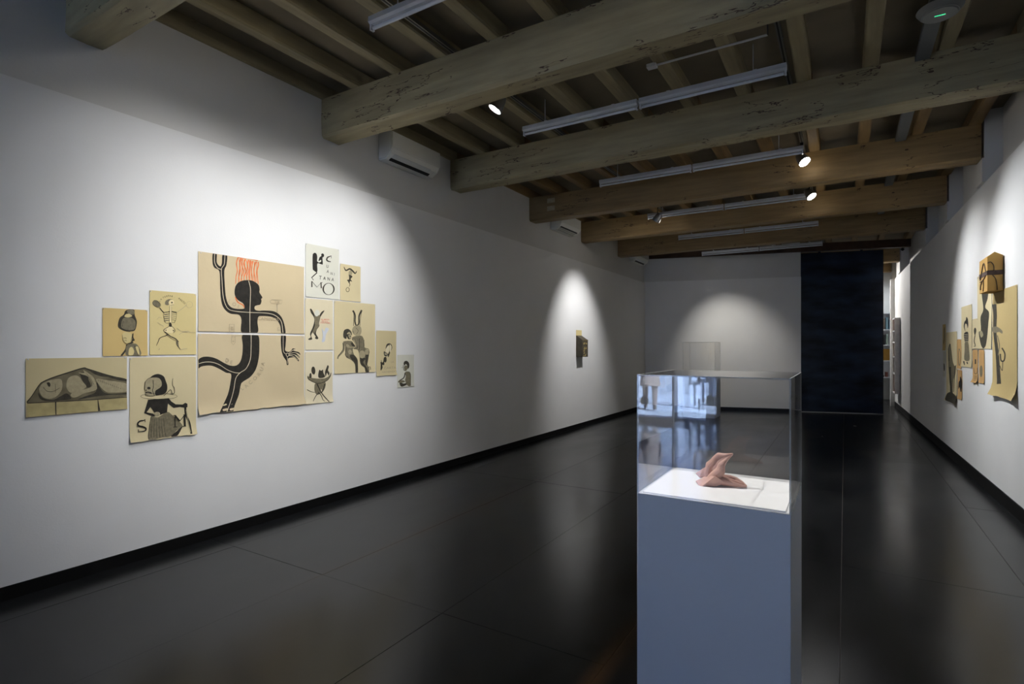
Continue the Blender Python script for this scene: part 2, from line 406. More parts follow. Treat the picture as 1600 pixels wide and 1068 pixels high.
# ------------------------------------------------------------------ lighting tracks
def track(x, label):
    t = thing('light_track', label, 'track', (x, -1, ZJ+.012), 0, 'ceiling light tracks')
    L_ = 20 if x > -1 else 14.2
    boxo('rail', (-.018, 0, .0), (.018, L_, .030), mat('track_metal', srgb(120, 118, 110), .35, .05, 8, metal=.5), t)
    boxo('slot', (-.006, 0, -.002), (.006, L_, .001), BLACK, t)
    boxo('hanger', (-.01, .5, .03), (.01, .52, ZC-ZJ-.012), ALU, t)
    boxo('hanger', (-.01, 5.5, .03), (.01, 5.52, ZC-ZJ-.012), ALU, t)
    return t
track(-2.72, 'slim metal light track running lengthwise beside a joist, over the left side of the gallery')
track(-.43, 'slim metal light track at the right ends of the light fittings, running lengthwise')

SPL = {
 'spot_a': 'track spotlight above the large wall drawings, out of frame over the left wall',
 'spot_b': 'glowing track spotlight showing its white face below the second beam, left of centre',
 'spot_c': 'small track spotlight at the left end of the fourth light fitting',
 'spot_d': 'track spotlight hidden behind the last beam, lighting the far plinth',
 'spot_e': 'glowing silver track spotlight at the right end of the third light fitting',
 'spot_f': 'glowing silver track spotlight at the right end of the fourth light fitting',
 'spot_g': 'track spotlight straight above the front display case, out of frame',
 'spot_h': 'spotlight beyond the steel door lighting the tall wall relief',
 'spot_j': 'track spotlight out of frame above the camera side, washing the large drawings',
 'spot_k': 'track spotlight out of frame at upper left, lighting the front display case',
 'spot_i': 'spotlight beyond the steel door lighting the bookshelf'}
for (n, pos, aim, w, half, bl_, cl_) in SPOTS:
    t = thing('spotlight', SPL[n], 'lamp', pos, 0, 'track spotlights')
    d = (Vector(aim)-Vector(pos)).normalized()
    q = d.to_track_quat('Z', 'Y').to_matrix().to_4x4()
    bm = bmesh.new()
    # open reflector can: hollow at the front
    segs = 24; prof = [(0, -.08), (.038, -.074), (.052, -.04), (.064, .02), (.069, .062), (.063, .062), (.060, .03)]
    rings = [[bm.verts.new(q @ Vector((r*math.cos(2*math.pi*s/segs), r*math.sin(2*math.pi*s/segs), z))) for s in range(segs)] if r > 0 else None for r, z in prof]
    c = bm.verts.new(q @ Vector((0, 0, -.075)))
    for s in range(segs): bm.faces.new((c, rings[1][(s+1) % segs], rings[1][s]))
    for a_, b_ in zip(rings[1:-1], rings[2:]):
        for s in range(segs): bm.faces.new((a_[s], a_[(s+1) % segs], b_[(s+1) % segs], b_[s]))
    bmesh.ops.recalc_face_normals(bm, faces=bm.faces[:])
    link_mesh('lamp_head', bm, mat('brushed_silver', srgb(150, 150, 150), .3, .05, 10, metal=.8), t, True)
    bm = bmesh.new(); bmesh.ops.create_circle(bm, cap_ends=True, segments=24, radius=.060, matrix=q @ Matrix.Translation((0, 0, .042)))
    link_mesh('lamp_face', bm, LAMPGLOW, t)
    bm = bmesh.new(); cyl(bm, (0, 0, .02), (0, 0, ZJ+.01-pos[2]), .008, 10)
    link_mesh('stem', bm, DARKMETAL, t)
    boxo('track_adapter', (-.016, -.05, ZJ-.018-pos[2]), (.016, .05, ZJ+.012-pos[2]), DARKMETAL, t)

# ------------------------------------------------------------------ twin fluorescent fittings (switched off)
FXL = ['twin tube light fitting cut off by the top edge, above the second beam',
       'longest-looking white twin tube light fitting, in front of the third beam',
       'white twin tube light fitting before the fourth beam, spotlight at its right end',
       'white twin tube light fitting in front of the fifth beam, fourth from the camera',
       'white twin tube light fitting in front of the last beam',
       'farthest thin light fitting, close to the far wall and steel door']
def fitting():
    t = thing('tube_light_fitting', '', 'light fitting', (0, 0, 0), 0, 'switched-off twin tube light fittings')
    for s in range(2):
        x0 = s*1.235; x1 = x0+1.215
        bm = bmesh.new()
        prof = [(-.030, .088), (-.034, .050), (-.016, .038), (.016, .038), (.034, .050), (.030, .088)]
        a = [bm.verts.new((x0, p[0], p[1])) for p in prof]; b = [bm.verts.new((x1, p[0], p[1])) for p in prof]
        for i in range(6): bm.faces.new((a[i], a[(i+1) % 6], b[(i+1) % 6], b[i]))
        bm.faces.new(a); bm.faces.new(b[::-1]); bmesh.ops.recalc_face_normals(bm, faces=bm.faces[:])
        link_mesh('housing', bm, ALU, t)
        bm = bmesh.new(); cyl(bm, (x0+.02, 0, .014), (x1-.02, 0, .014), .013, 12)
        link_mesh('tube', bm, TUBEM, t, True)
        for xx in (x0, x1-.016):
            h = boxo('lamp_holder', (xx, -.016, -.002), (xx+.016, .016, .046), ALU, t)
            boxo('contact', (xx-.0012 if xx == x0 else xx+.016, -.006, .006), (xx if xx == x0 else xx+.0172, .006, .020), REDP if xx == x0 else BLACK, h)
        for xx in (x0+.25, x1-.25): boxo('bracket', (xx, -.02, .088), (xx+.03, .02, .098), ALU, t)
    for xx in (.25, 2.2):
        bm = bmesh.new(); cyl(bm, (xx, 0, .098), (xx, 0, .378), .004, 8); link_mesh('hanging_rod', bm, ALU, t)
    return t
fx0 = fitting()
for i, (y, z) in enumerate([(2.77, 3.73), (4.91, 3.70), (6.98, 3.69), (9.10, 3.675), (11.10, 3.66), (13.2, 3.645)]):
    f = fx0 if i == 0 else copy_tree(fx0)
    f.location = (-2.85, y, z); f['label'] = FXL[i]
    f.rotation_euler = (0, 0, 0)

# ------------------------------------------------------------------ air conditioners
ACL = ['white split air conditioner high on the left wall below the second beam, nearest one',
       'white split air conditioner with an open grille between the fourth and fifth beams',
       'tiny white split air conditioner at the far end of the left wall']
for i, (y, op) in enumerate(((4.27, 0), (8.30, 1), (12.32, 0))):
    t = thing('air_conditioner', ACL[i], 'air conditioner', (XL-.035, y, 3.52), 0, 'air conditioners along the left wall')
    bm = bmesh.new(); prism(bm, [(0, 0), (.10, 0), (.175, .045), (.205, .095), (.205, .275), (.18, .29), (0, .29)], 0, .80)
    bmesh.ops.bevel(bm, geom=[e for e in bm.edges if abs(e.verts[0].co.y-e.verts[1].co.y) < .01], offset=.012, segments=2, affect='EDGES')
    link_mesh('casing', bm, AC, t)
    bm = bmesh.new(); prism(bm, [(.205, .104), (.212, .106), (.212, .272), (.205, .276)], .006, .794); link_mesh('front_panel', bm, AC, t)
    bm = bmesh.new(); prism(bm, [(.102, -.004), (.134, .0155), (.130, .022), (.098, .003)] if not op else [(.085, -.002), (.180, .045), (.178, .05), (.083, .003)], .06, .70 if not op else .72); link_mesh('air_slot', bm, BLACK, t)
    if op:
        for q in range(3):
            bm = bmesh.new(); c = .105+.025*q; zz = .008+.0125*q
            prism(bm, [(c, zz-.006), (c+.010, zz-.001), (c+.009, zz+.002), (c-.001, zz-.003)], .08, .70); link_mesh('slat', bm, mat('grey_slat', srgb(150, 148, 140), .5, .03, 8), t)
    else:
        bm = bmesh.new(); prism(bm, [(.138, .0165), (.186, .0455), (.182, .0525), (.134, .0235)], .065, .66); link_mesh('louvre', bm, mat('louvre_plastic', srgb(212, 214, 210), .4, .02, 8), t)

# ceiling duct, detector and conduit
d = tag(boxo('cable_duct', (.49, -3, ZJ-.045), (.59, 13.2, ZJ-.002), mat('grey_duct_plastic', srgb(92, 95, 96), .55, .05, 6), bevel=.004), 'grey plastic cable duct running lengthwise under the joists at the dark right side', 'cable duct')
sd = thing('smoke_detector', 'round white detector with a small green light near the top right corner', 'detector', (.56, 4.75, ZJ-.045))
bm = bmesh.new(); bmesh.ops.create_cone(bm, cap_ends=True, segments=32, radius1=.105, radius2=.14, depth=.05, matrix=Matrix.Translation((0, 0, -.025)))
bmesh.ops.bevel(bm, geom=[e for e in bm.edges if e.calc_face_angle(0) > .5], offset=.008, segments=2, affect='EDGES')
link_mesh('housing', bm, mat('dim_white_plastic', srgb(140, 142, 140), .5, .02, 8), sd, True)
boxo('indicator_light', (-.03, -.006, -.0515), (.03, .002, -.049), GREENLED, sd)
cd = thing('cable_conduit', 'thin grey cable conduit crossing joists just above the longest light fitting', 'conduit', (0, 0, 0))
bm = bmesh.new(); cyl(bm, (-1.35, 4.55, ZJ-.01), (-.50, 4.55, ZJ-.01), .009, 8); link_mesh('pipe', bm, ALU, cd)
bm = bmesh.new(); cyl(bm, (-.50, 4.55, ZJ-.01), (-.43, 3.8, ZJ+.0), .006, 8); link_mesh('cable', bm, DARKMETAL, cd)
boxo('box', (-1.43, 4.52, ZJ-.025), (-1.35, 4.58, ZJ+.005), ALU, cd, .004)

# ------------------------------------------------------------------ steel sliding door
DM = FM @ Matrix.Translation((LEN-.06, .15, 0))
dr = struct(boxo('door_1', (0, 0, .02), (1.74, .05, 3.70), STEEL, bevel=.003, M=DM))
boxo('door_edge_strip', (1.74, -.004, .02), (1.752, .054, 3.70), DARKMETAL, dr, M=DM)
boxo('bottom_guide', (-.05, -.012, 0.0), (1.76, -.002, .014), mat('worn_steel', srgb(150, 150, 150), .35, .1, 9, metal=.7), dr, M=DM)
rt = struct(boxo('trim_40', (-.05, -.09, 3.725), (2.17, .06, 3.885), mat('black_track_cover', (.004, .0035, .003, 1), .6, .2, 5), M=DM))
bm = bmesh.new(); cyl(bm, DM @ Vector((2.08, -.06, 3.70)), DM @ Vector((2.12, -.06, 3.66)), .03, 16); link_mesh('end_stop', bm, BLACK, rt)
for xx in (.45, 1.30): boxo('door_hanger', (xx, .01, 3.69), (xx+.05, .04, 3.73), DARKMETAL, dr, M=DM)

# ------------------------------------------------------------------ display cases
def case(name_label, cover_label, x0, y0, w, dpt, ztop, hcov, grp):
    p = thing('plinth', name_label, 'plinth', (x0, y0, 0), 0, grp)
    bm = bmesh.new(); box(bm, (0, 0, 0), (w, dpt, ztop-.005))
    bmesh.ops.bevel(bm, geom=bm.edges[:], offset=.002, segments=1, affect='EDGES')
    link_mesh('body', bm, PLINTH, p)
    boxo('top_board', (.016, .016, ztop-.0052), (w-.016, dpt-.016, ztop), TOPW, p, .0015)
    c = thing('acrylic_cover', cover_label, 'display cover', (x0, y0, ztop-.005), 0, grp+' covers')
    t = .005; h = hcov+.005
    def pan(lo, hi, nm='side_panel'):
        o = boxo(nm, lo, hi, ACRYL, c)
        o.data.materials.append(EDGE)
        ex = [hi[i]-lo[i] for i in range(3)]; thin = ex.index(min(ex))
        for f in o.data.polygons:
            if abs(f.normal[thin]) < .5: f.material_index = 1
        return o
    pan((0, 0, 0), (w, t, h)); pan((0, dpt-t, 0), (w, dpt, h))
    pan((0, t, 0), (t, dpt-t, h)); pan((w-t, t, 0), (w, dpt-t, h))
    pan((t, t, h-t), (w-t, dpt-t, h), 'top_panel')
    return p, c
case('tall white plinth in the foreground carrying the pink clay figure', 'clear acrylic box on the foreground plinth, reflecting the blue street', -.648, 1.94, .502, .50, .975, .4275, 'white display plinths')
case('white plinth standing near the far wall behind the front display case', 'clear acrylic box on the distant plinth near the far wall', -3.02, 12.12, .665, .62, 1.0, .62, 'white display plinths')

# ------------------------------------------------------------------ clay figure
def sculpture():
    sx, sz = 1.5e-4, 1.6e-4
    cx0, cy0 = 730, 905
    def P(x, y, d=0):     # crop-plane -> local metres, d = depth away from viewer
        return Vector(((x-cx0)*sx, d, (cy0-y)*sz))
    bm = bmesh.new()
    def chain(pts):
        for (a, b) in zip(pts[:-1], pts[1:]):
            n = 6
            for i in range(n+1):
                f = i/n
                pa = P(*a[:2], a[3]); pb = P(*b[:2], b[3]); r = (a[2]*(1-f)+b[2]*f)*1.62e-4
                bmesh.ops.create_icosphere(bm, subdivisions=2, radius=r, matrix=Matrix.Translation(pa.lerp(pb, f)))
    def patch(A, B, C, D, th=20, bulge=0):
        n = 22; A, B, C, D = [P(*q) for q in (A, B, C, D)]
        for i in range(n+1):
            for j in range(n+1):
                u, v = i/n, j/n
                p = A*(1-u)*(1-v)+B*(1-u)*v+C*u*v+D*u*(1-v)
                p.z += bulge*16*u*(1-u)*v*(1-v)
                bmesh.ops.create_icosphere(bm, subdivisions=1, radius=th*1.55e-4, matrix=Matrix.Translation(p))
    # raised back leg
    chain([(440, 770, 80, .012), (430, 640, 90, .016), (500, 470, 125, .018), (565, 400, 112, .016), (612, 285, 74, .014), (695, 215, 82, .012), (800, 205, 66, .008), (905, 165, 40, .002), (1012, 130, 20, 0)])
    # raised front leg
    chain([(520, 720, 90, -.006), (640, 630, 118, -.008), (735, 540, 108, -.010), (752, 420, 84, -.008), (815, 335, 55, -.006), (910, 240, 36, -.002), (1006, 155, 20, 0)])
    # folded body and limbs stretched along the board
    chain([(540, 810, 90, .004), (660, 770, 120, .000), (780, 785, 108, -.004), (900, 805, 82, -.008), (1050, 828, 58, -.012), (1200, 848, 42, -.014), (1310, 855, 30, -.012)])
    chain([(700, 680, 70, .010), (800, 720, 66, .020), (960, 730, 58, .028), (1100, 750, 50, .024), (1230, 795, 40, .008), (1325, 848, 28, -.008)])
    chain([(590, 520, 66, .004), (670, 430, 62, .004), (730, 330, 50, .003), (830, 235, 34, .002), (930, 180, 22, .001)])
    chain([(800, 770, 76, .008), (950, 785, 60, .010), (1100, 805, 46, .008), (1240, 830, 32, .0)])
    # thin scoop-like flaps of clay at the left
    patch((150, 850, -.002), (270, 935, -.034), (600, 660, -.034), (400, 730, -.004), 20, -.004)
    patch((140, 690, .022), (240, 760, .008), (420, 720, .006), (340, 545, .020), 18, .003)
    patch((600, 655, -.034), (290, 925, -.034), (620, 890, -.024), (820, 800, -.016), 20, .004)
    patch((150, 845, -.002), (200, 860, -.012), (420, 800, -.010), (360, 740, .002), 18, 0)
    # ensure nothing below the board
    me = bpy.data.meshes.new('clay'); bm.to_mesh(me); bm.free()
    o = bpy.data.objects.new('clay_figure', me); COL.objects.link(o)
    md = o.modifiers.new('r', 'REMESH'); md.mode = 'VOXEL'; md.voxel_size = .0013
    sm = o.modifiers.new('s', 'SMOOTH'); sm.iterations = 4; sm.factor = .6
    dg = bpy.context.evaluated_depsgraph_get(); dg.update()
    me2 = bpy.data.meshes.new_from_object(o.evaluated_get(dg)); o.modifiers.clear(); o.data = me2
    for v in me2.vertices:
        if v.co.z < .0003: v.co.z = .0003
    for p in me2.polygons: p.use_smooth = True
    me2.materials.clear(); me2.materials.append(CLAY)
    o.location = (-.405, 2.19, .975); o.rotation_euler = (0, 0, math.radians(10.3))
    tag(o, 'small pink clay sculpture of folded limbs with raised tips inside the front display case', 'sculpture')
sculpture()

# ------------------------------------------------------------------ drawings on the walls
CY, SY = math.cos(YAW), math.sin(YAW)
def ray(px, py):
    u = (px-800)/853
    return Vector((u*CY-SY, u*SY+CY, -(py-543)/853))
def onL(px, py):
    d = ray(px, py); t = XL/d.x; return d.y*t, 1.5+d.z*t       # (Y, Z) on the left wall
def onR(px, py):
    d = ray(px, py); t = (1.30+.019*6.2)/(d.x+.019*d.y); return d.y*t, 1.5+d.z*t
def catmull(pts, closed, n=6):
    out = []; m = len(pts)
    rng = range(m) if closed else range(m-1)
    for i in rng:
        p0 = pts[(i-1) % m] if closed or i > 0 else pts[0]; p1 = pts[i]; p2 = pts[(i+1) % m]; p3 = pts[(i+2) % m] if closed or i+2 < m else pts[-1]
        for k in range(n):
            t = k/n
            out.append(tuple(.5*((2*b)+(-a+c)*t+(2*a-5*b+4*c-d)*t*t+(-a+3*b-3*c+d)*t**3) for a, b, c, d in zip(p0, p1, p2, p3)))
    if not closed: out.append(tuple(pts[-1]))
    return out
class Sheet:
    def __init__(s, wall, corners, m, label, group, curl=.006, gap=.004, ragged=0.0, name='wall_drawing'):
        s.wall = wall; s.f = onL if wall == 'L' else onR; s.gap = gap; s.curl = curl
        q = [s.f(*c) for c in corners]    # TL TR BL BR
        s.ya = (q[0][0]+q[2][0])/2; s.yb = (q[1][0]+q[3][0])/2
        s.zt = (q[0][1]+q[1][1])/2; s.zb = (q[2][1]+q[3][1])/2
        s.seed = random.random()*50
        s.org = Vector((XL if wall == 'L' else XR((s.ya+s.yb)/2), (s.ya+s.yb)/2, (s.zt+s.zb)/2))
        s.root = thing(name, label, 'drawing', s.org, 0, group)
        bm = bmesh.new(); nx = 16; nz = 16; g = {}; hfront = []
        for i in range(nx+1):
            for j in range(nz+1):
                fy = i/nx; fz = j/nz
                y = s.ya+(s.yb-s.ya)*fy; z = s.zb+(s.zt-s.zb)*fz
                if j == 0: z += ragged*(noise.noise(Vector((fy*14, s.seed, 0)))*.8)
                g[i, j] = bm.verts.new(s.pos(y, z, 0))
        for i in range(nx):
            for j in range(nz): bm.faces.new((g[i, j], g[i+1, j], g[i+1, j+1], g[i, j+1]))
        # give the paper a back and edges
        r = bmesh.ops.extrude_face_region(bm, geom=bm.faces[:])
        nrm = Vector((-1, 0, 0)) if wall == 'L' else Vector((1, 0, 0))
        for v in [e for e in r['geom'] if isinstance(e, bmesh.types.BMVert)]: v.co += nrm*.0012
        bmesh.ops.recalc_face_normals(bm, faces=bm.faces[:])
        link_mesh('paper', bm, m, s.root, True)
        s.layer = 0
        for (fy, fz) in ((.02, .985), (.98, .985)):
            y = s.ya+(s.yb-s.ya)*fy; z = s.zb+(s.zt-s.zb)*fz
            bm = bmesh.new(); p = s.pos(y, z, .0014)
            bmesh.ops.create_uvsphere(bm, u_segments=8, v_segments=5, radius=.004, matrix=Matrix.Translation(p))
            link_mesh('pin', bm, ALU, s.root)
    def lift(s, y, z):
        fy = (y-s.ya)/(s.yb-s.ya); fz = (z-s.zb)/(s.zt-s.zb)
        c = s.curl*max(0, (.16-fz)/.16)**2*(.6+.8*(fy-.5)**2*4)
        c += .0012*(1+math.sin(fy*7+s.seed)*math.cos(fz*5+s.seed))
        return c
    def pos(s, y, z, off):
        l = s.gap+s.lift(y, z)+off
        x = XL+l if s.wall == 'L' else XR(y)-l
        return Vector((x, y, z))-s.org
    def crop(s, ox, oy, sc): s.ox, s.oy, s.sc = ox, oy, sc; return s
    def w(s, p): return s.f(s.ox+p[0]/s.sc, s.oy+p[1]/s.sc)
    def draw(s, m, shapes, name='ink_lines', clip=True):
        s.layer += 1; off = .0007*s.layer
        bm = bmesh.new()
        for sh in shapes:
            poly = [s.w(p) for p in sh]
            if clip:
                ylo, yhi = sorted((s.ya, s.yb))
                poly = [(min(max(y, ylo+.001), yhi-.001), min(max(z, s.zb+.001), s.zt-.001)) for y, z in poly]
            tri = tessellate_polygon([[Vector((a, b, 0)) for a, b in poly]])
            vs = [bm.verts.new((0, a, b)) for a, b in poly]
            for t in tri:
                try: bm.faces.new([vs[i] for i in t])
                except ValueError: pass
        for _ in range(3):
            le = [e for e in bm.edges if e.calc_length() > .045]
            if not le: break
            bmesh.ops.subdivide_edges(bm, edges=le, cuts=1); bmesh.ops.triangulate(bm, faces=bm.faces[:])
        for v in bm.verts: v.co = s.pos(v.co.y, v.co.z, off)
        bm.normal_update()
        want = 1 if s.wall == 'L' else -1
        for f in bm.faces:
            if f.normal.x*want < 0: f.normal_flip()
        o = link_mesh(name, bm, m, s.root)
        if len(shapes) > 1: o['kind'] = 'stuff'
        return o
    def text(s, m, items, name='lettering'):
        shapes_v = []; s.layer += 1; off = .0007*s.layer
        bm = bmesh.new()
        for (string, x, y, size, rot, xs) in items:
            cu = bpy.data.curves.new('t', 'FONT'); cu.body = string; cu.size = 1; cu.resolution_u = 3; cu.align_x = 'CENTER'; cu.align_y = 'CENTER'
            o = bpy.data.objects.new('t', cu); COL.objects.link(o)
            dg = bpy.context.evaluated_depsgraph_get(); me = bpy.data.meshes.new_from_object(o.evaluated_get(dg))
            a = math.radians(rot); base = len(bm.verts)
            vs = []
            for v in me.vertices:
                X = v.co.x*size*xs; Y = -v.co.y*size
                px = x+X*math.cos(a)-Y*math.sin(a); py = y+X*math.sin(a)+Y*math.cos(a)
                yy, zz = s.w((px, py)); vs.append(bm.verts.new(s.pos(yy, zz, off)))
            for p in me.polygons:
                try: bm.faces.new([vs[i] for i in p.vertices])
                except ValueError: pass
            bpy.data.objects.remove(o); bpy.data.curves.remove(cu); bpy.data.meshes.remove(me)
        bm.normal_update(); want = 1 if s.wall == 'L' else -1
        for f in bm.faces:
            if f.normal.x*want < 0: f.normal_flip()
        o = link_mesh(name, bm, m, s.root); o['kind'] = 'stuff'
        return o
def blob(*pts): return catmull(list(pts), True, 5)
def poly(*pts): return list(pts)
def line(pts, w0, w1=None, smooth=True, wm=None):
    w1 = w0 if w1 is None else w1
    p = catmull(list(pts), False, 5) if smooth and len(pts) > 2 else list(pts)
    n = len(p); L_, R_ = [], []
    for i in range(n):
        a = p[max(0, i-1)]; b = p[min(n-1, i+1)]
        dx, dy = b[0]-a[0], b[1]-a[1]; l = math.hypot(dx, dy) or 1
        f = i/(n-1); w = (w0*(1-f)+w1*f) if wm is None else (w0*(1-f)**2+2*wm*f*(1-f)+w1*f*f)
        L_.append((p[i][0]-dy/l*w/2, p[i][1]+dx/l*w/2)); R_.append((p[i][0]+dy/l*w/2, p[i][1]-dx/l*w/2))
    return L_+R_[::-1]
def ring(cx, cy, rx, ry, w, w2=None, n=28):
    w2 = w if w2 is None else w2
    o = [(cx+rx*math.cos(2*math.pi*i/n), cy+ry*math.sin(2*math.pi*i/n)) for i in range(n+1)]
    i_ = [(cx+(rx-w)*math.cos(2*math.pi*i/n), cy+(ry-w2)*math.sin(2*math.pi*i/n)) for i in range(n+1)]
    return o+i_[::-1]
def disc(cx, cy, rx, ry, n=20, rot=0):
    a = math.radians(rot)
    return [(cx+rx*math.cos(t)*math.cos(a)-ry*math.sin(t)*math.sin(a), cy+rx*math.cos(t)*math.sin(a)+ry*math.sin(t)*math.cos(a)) for t in (2*math.pi*i/n for i in range(n))]

def paper(name, r, g, b): return mat(name, srgb(r, g, b), .8, .045, 2.2, spec=.15, bump=.08, bscale=25)
P_TAN = paper('waxed_paper_tan', 205, 190, 148)
P_CREAM = paper('waxed_paper_cream', 214, 199, 158)
P_GOLD = paper('waxed_paper_golden', 212, 184, 122)
P_GOLD2 = paper('waxed_paper_straw', 214, 196, 140)
P_SKIN = paper('waxed_paper_beige', 208, 190, 154)
P_PALE = paper('waxed_paper_pale', 218, 216, 200)
P_LIGHT = paper('waxed_paper_ivory', 222, 210, 178)
P_OR = paper('waxed_paper_amber', 198, 158, 104)
G1 = 'drawings pinned to the left wall'
# --- reclining figure
s = Sheet('L', [(39.8, 559.3), (197.6, 558.3), (39.3, 651.8), (197.8, 638.5)], P_TAN, 'long horizontal drawing of a wrapped reclining figure, lowest left of the left wall', G1, .004).crop(35, 545, 9.41)
s.draw(mat('mid_grey_wash', srgb(112, 104, 82), .8, .3, 12, spec=.2), [blob((60, 785), (140, 680), (230, 540), (290, 480), (440, 420), (640, 355), (800, 300), (880, 280), (960, 295), (1120, 350), (1300, 395), (1530, 445), (1530, 560), (1530, 660), (1530, 695), (1100, 735), (700, 765), (300, 778))], 'shroud')
s.draw(INKS, [line([(60, 790), (150, 665), (240, 530), (300, 480), (440, 420), (640, 355), (880, 283), (960, 298), (1250, 388), (1530, 455)], 10, 26), blob((230, 640), (300, 720), (440, 745), (560, 690), (640, 650), (700, 700), (680, 740), (400, 765), (260, 735)), blob((840, 350), (940, 340), (1000, 380), (960, 430), (1000, 540), (940, 560), (880, 470), (850, 400)),
  blob((1090, 480), (1130, 560), (1200, 640), (1350, 660), (1530, 640), (1530, 665), (1300, 672), (1050, 700), (820, 740), (900, 700), (1060, 640), (1080, 560)), blob((980, 300), (1200, 380), (1530, 450), (1530, 475), (1380, 450), (1250, 410), (1150, 400), (1040, 360))], 'dark_shading')
s.draw(WASHL, [blob((240, 590), (300, 500), (430, 450), (550, 440), (580, 500), (570, 600), (500, 690), (400, 730), (290, 700)), blob((640, 560), (660, 440), (740, 390), (820, 400), (880, 480), (930, 560), (800, 620), (700, 640)),
  blob((700, 670), (760, 620), (900, 590), (1010, 550), (1010, 480), (950, 400), (860, 370), (820, 345), (900, 350), (890, 310), (960, 350), (1040, 420), (1090, 560), (1050, 610), (900, 650), (800, 700), (730, 710)), blob((1080, 440), (1250, 460), (1530, 510), (1530, 620), (1300, 640), (1210, 620), (1130, 540))], 'pale_body')
s.draw(INKS, [line([(300, 560), (360, 620), (450, 620), (540, 570)], 6), line([(475, 510), (482, 640)], 5, smooth=False), blob((350, 500), (390, 490), (405, 530), (385, 555)), line([(1080, 500), (1110, 590)], 8), line([(940, 370), (1000, 440), (1040, 520)], 4)]+
  [line([(1100+30*i, 440+12*i), (1110+30*i, 475+10*i)], 5) for i in range(12)], 'ink_lines')
s.draw(mat('olive_wash', srgb(178, 164, 116), .8, .12, 20, spec=.2), [poly((60, 800), (1530, 708), (1530, 880), (60, 1000))], 'slab')
s.draw(INKS, [line([(480, 775), (482, 965)], 20, 16), line([(1100, 745), (1118, 910)], 10, 34), line([(60, 795), (500, 772), (1000, 745), (1530, 705)], 12)], 'slab_joints')
# --- woman with skull on a platter, letters S M
s = Sheet('L', [(201.5, 558.1), (305.7, 557.1), (202.5, 689.9), (305.7, 678.3)], P_CREAM, 'drawing of a skirted figure with a skull head and the letters S and M', G1, .014, ragged=.01).crop(195, 550, 7.365)
s.draw(WASH, [blob((300, 735), (380, 745), (480, 685), (540, 720), (600, 770), (660, 850), (590, 900), (520, 965), (400, 985), (262, 1005), (270, 880), (285, 790))], 'skirt')
s.draw(INKS, [line([(310+26*i, 765-3*i), (290+34*i, 980-9*max(0, i-3))], 2, 6, smooth=False) for i in range(6)]+[line([(300, 735), (275, 850), (262, 1000)], 5)], 'skirt_folds')
s.draw(INK, [poly((262, 545), (500, 528), (530, 565), (580, 598), (660, 600), (690, 580), (715, 592), (715, 630), (690, 640), (630, 630), (555, 640), (490, 590), (480, 690), (400, 720), (330, 690), (290, 628), (245, 690), (320, 705), (345, 738), (300, 732), (215, 700), (240, 620)),
  line([(690, 630), (700, 720), (740, 820), (750, 935)], 24, 22), blob((520, 965), (590, 905), (655, 852), (640, 890), (600, 950), (560, 965))], 'black_dress')
s.draw(INK, [blob((285, 300), (320, 265), (380, 250), (440, 275), (465, 330), (482, 385), (478, 440), (450, 478), (390, 492), (345, 488), (340, 400), (330, 330))], 'black_hair')
s.draw(WASHL, [blob((222, 400), (232, 340), (270, 300), (330, 288), (390, 298), (420, 345), (412, 395), (370, 425), (345, 445), (335, 500), (290, 505), (245, 498), (228, 485), (232, 455), (218, 430)), disc(365, 708, 34, 24), line([(700, 660), (714, 745), (744, 920)], 8)], 'skull')
s.draw(INK, [disc(270, 412, 20, 15), disc(238, 437, 6, 10), blob((232, 455), (265, 452), (300, 462), (298, 474), (262, 466), (236, 470)), ring(385, 505, 212, 36, 4), line([(318, 320), (322, 400), (312, 440), (335, 500)], 7), line([(218, 430), (222, 400), (232, 340), (270, 300), (330, 288), (390, 298), (420, 345), (412, 395), (345, 445)], 4), line([(232, 490), (290, 505), (335, 500)], 4), line([(520, 480), (560, 470), (562, 410), (540, 375), (546, 300)], 8, 3), line([(440, 500), (490, 455), (520, 430), (540, 480)], 6)], 'skull_lines')
s.draw(INK, [line([(222, 778), (205, 784), (172, 788), (148, 806), (140, 830), (156, 846), (200, 856), (232, 872), (230, 896), (200, 908), (152, 912)], 8, 8, wm=30), line([(224, 768), (226, 804)], 7, smooth=False), line([(148, 884), (150, 920)], 7, smooth=False),
  line([(572, 728), (572, 860)], 11, smooth=False), line([(572, 728), (625, 792)], 20, smooth=False), line([(625, 792), (680, 722)], 8, smooth=False), line([(680, 720), (684, 850)], 22, smooth=False), line([(550, 860), (598, 858)], 8, smooth=False), line([(655, 852), (698, 848)], 8, smooth=False), line([(552, 726), (582, 725)], 8, smooth=False), line([(668, 719), (692, 717)], 8, smooth=False)], 'large_letters')
# --- head carrying bundles
s = Sheet('L', [(159.8, 481), (229.9, 483.8), (159.8, 556), (230, 555.4)], P_GOLD, 'square golden drawing of a head balancing large bundles, left of the skeleton', G1, .002).crop(155, 445, 9.284)
s.draw(INKS, [blob((265, 590), (290, 480), (350, 430), (370, 380), (420, 355), (500, 360), (510, 440), (540, 530), (520, 640), (480, 670), (380, 670), (300, 640)), blob((470, 720), (490, 700), (490, 760), (510, 800), (480, 820), (490, 840), (420, 860), (400, 850), (450, 830), (470, 780)), line([(400, 860), (380, 940), (310, 1030)], 30, 26)], 'dark_shading')
s.draw(WASH, [blob((310, 600), (330, 500), (380, 470), (470, 480), (520, 540), (505, 640), (430, 655), (350, 640)), blob((400, 370), (470, 360), (505, 390), (490, 430), (420, 420)), blob((400, 870), (520, 850), (580, 920), (590, 1020), (390, 1020), (380, 950))], 'bundles')
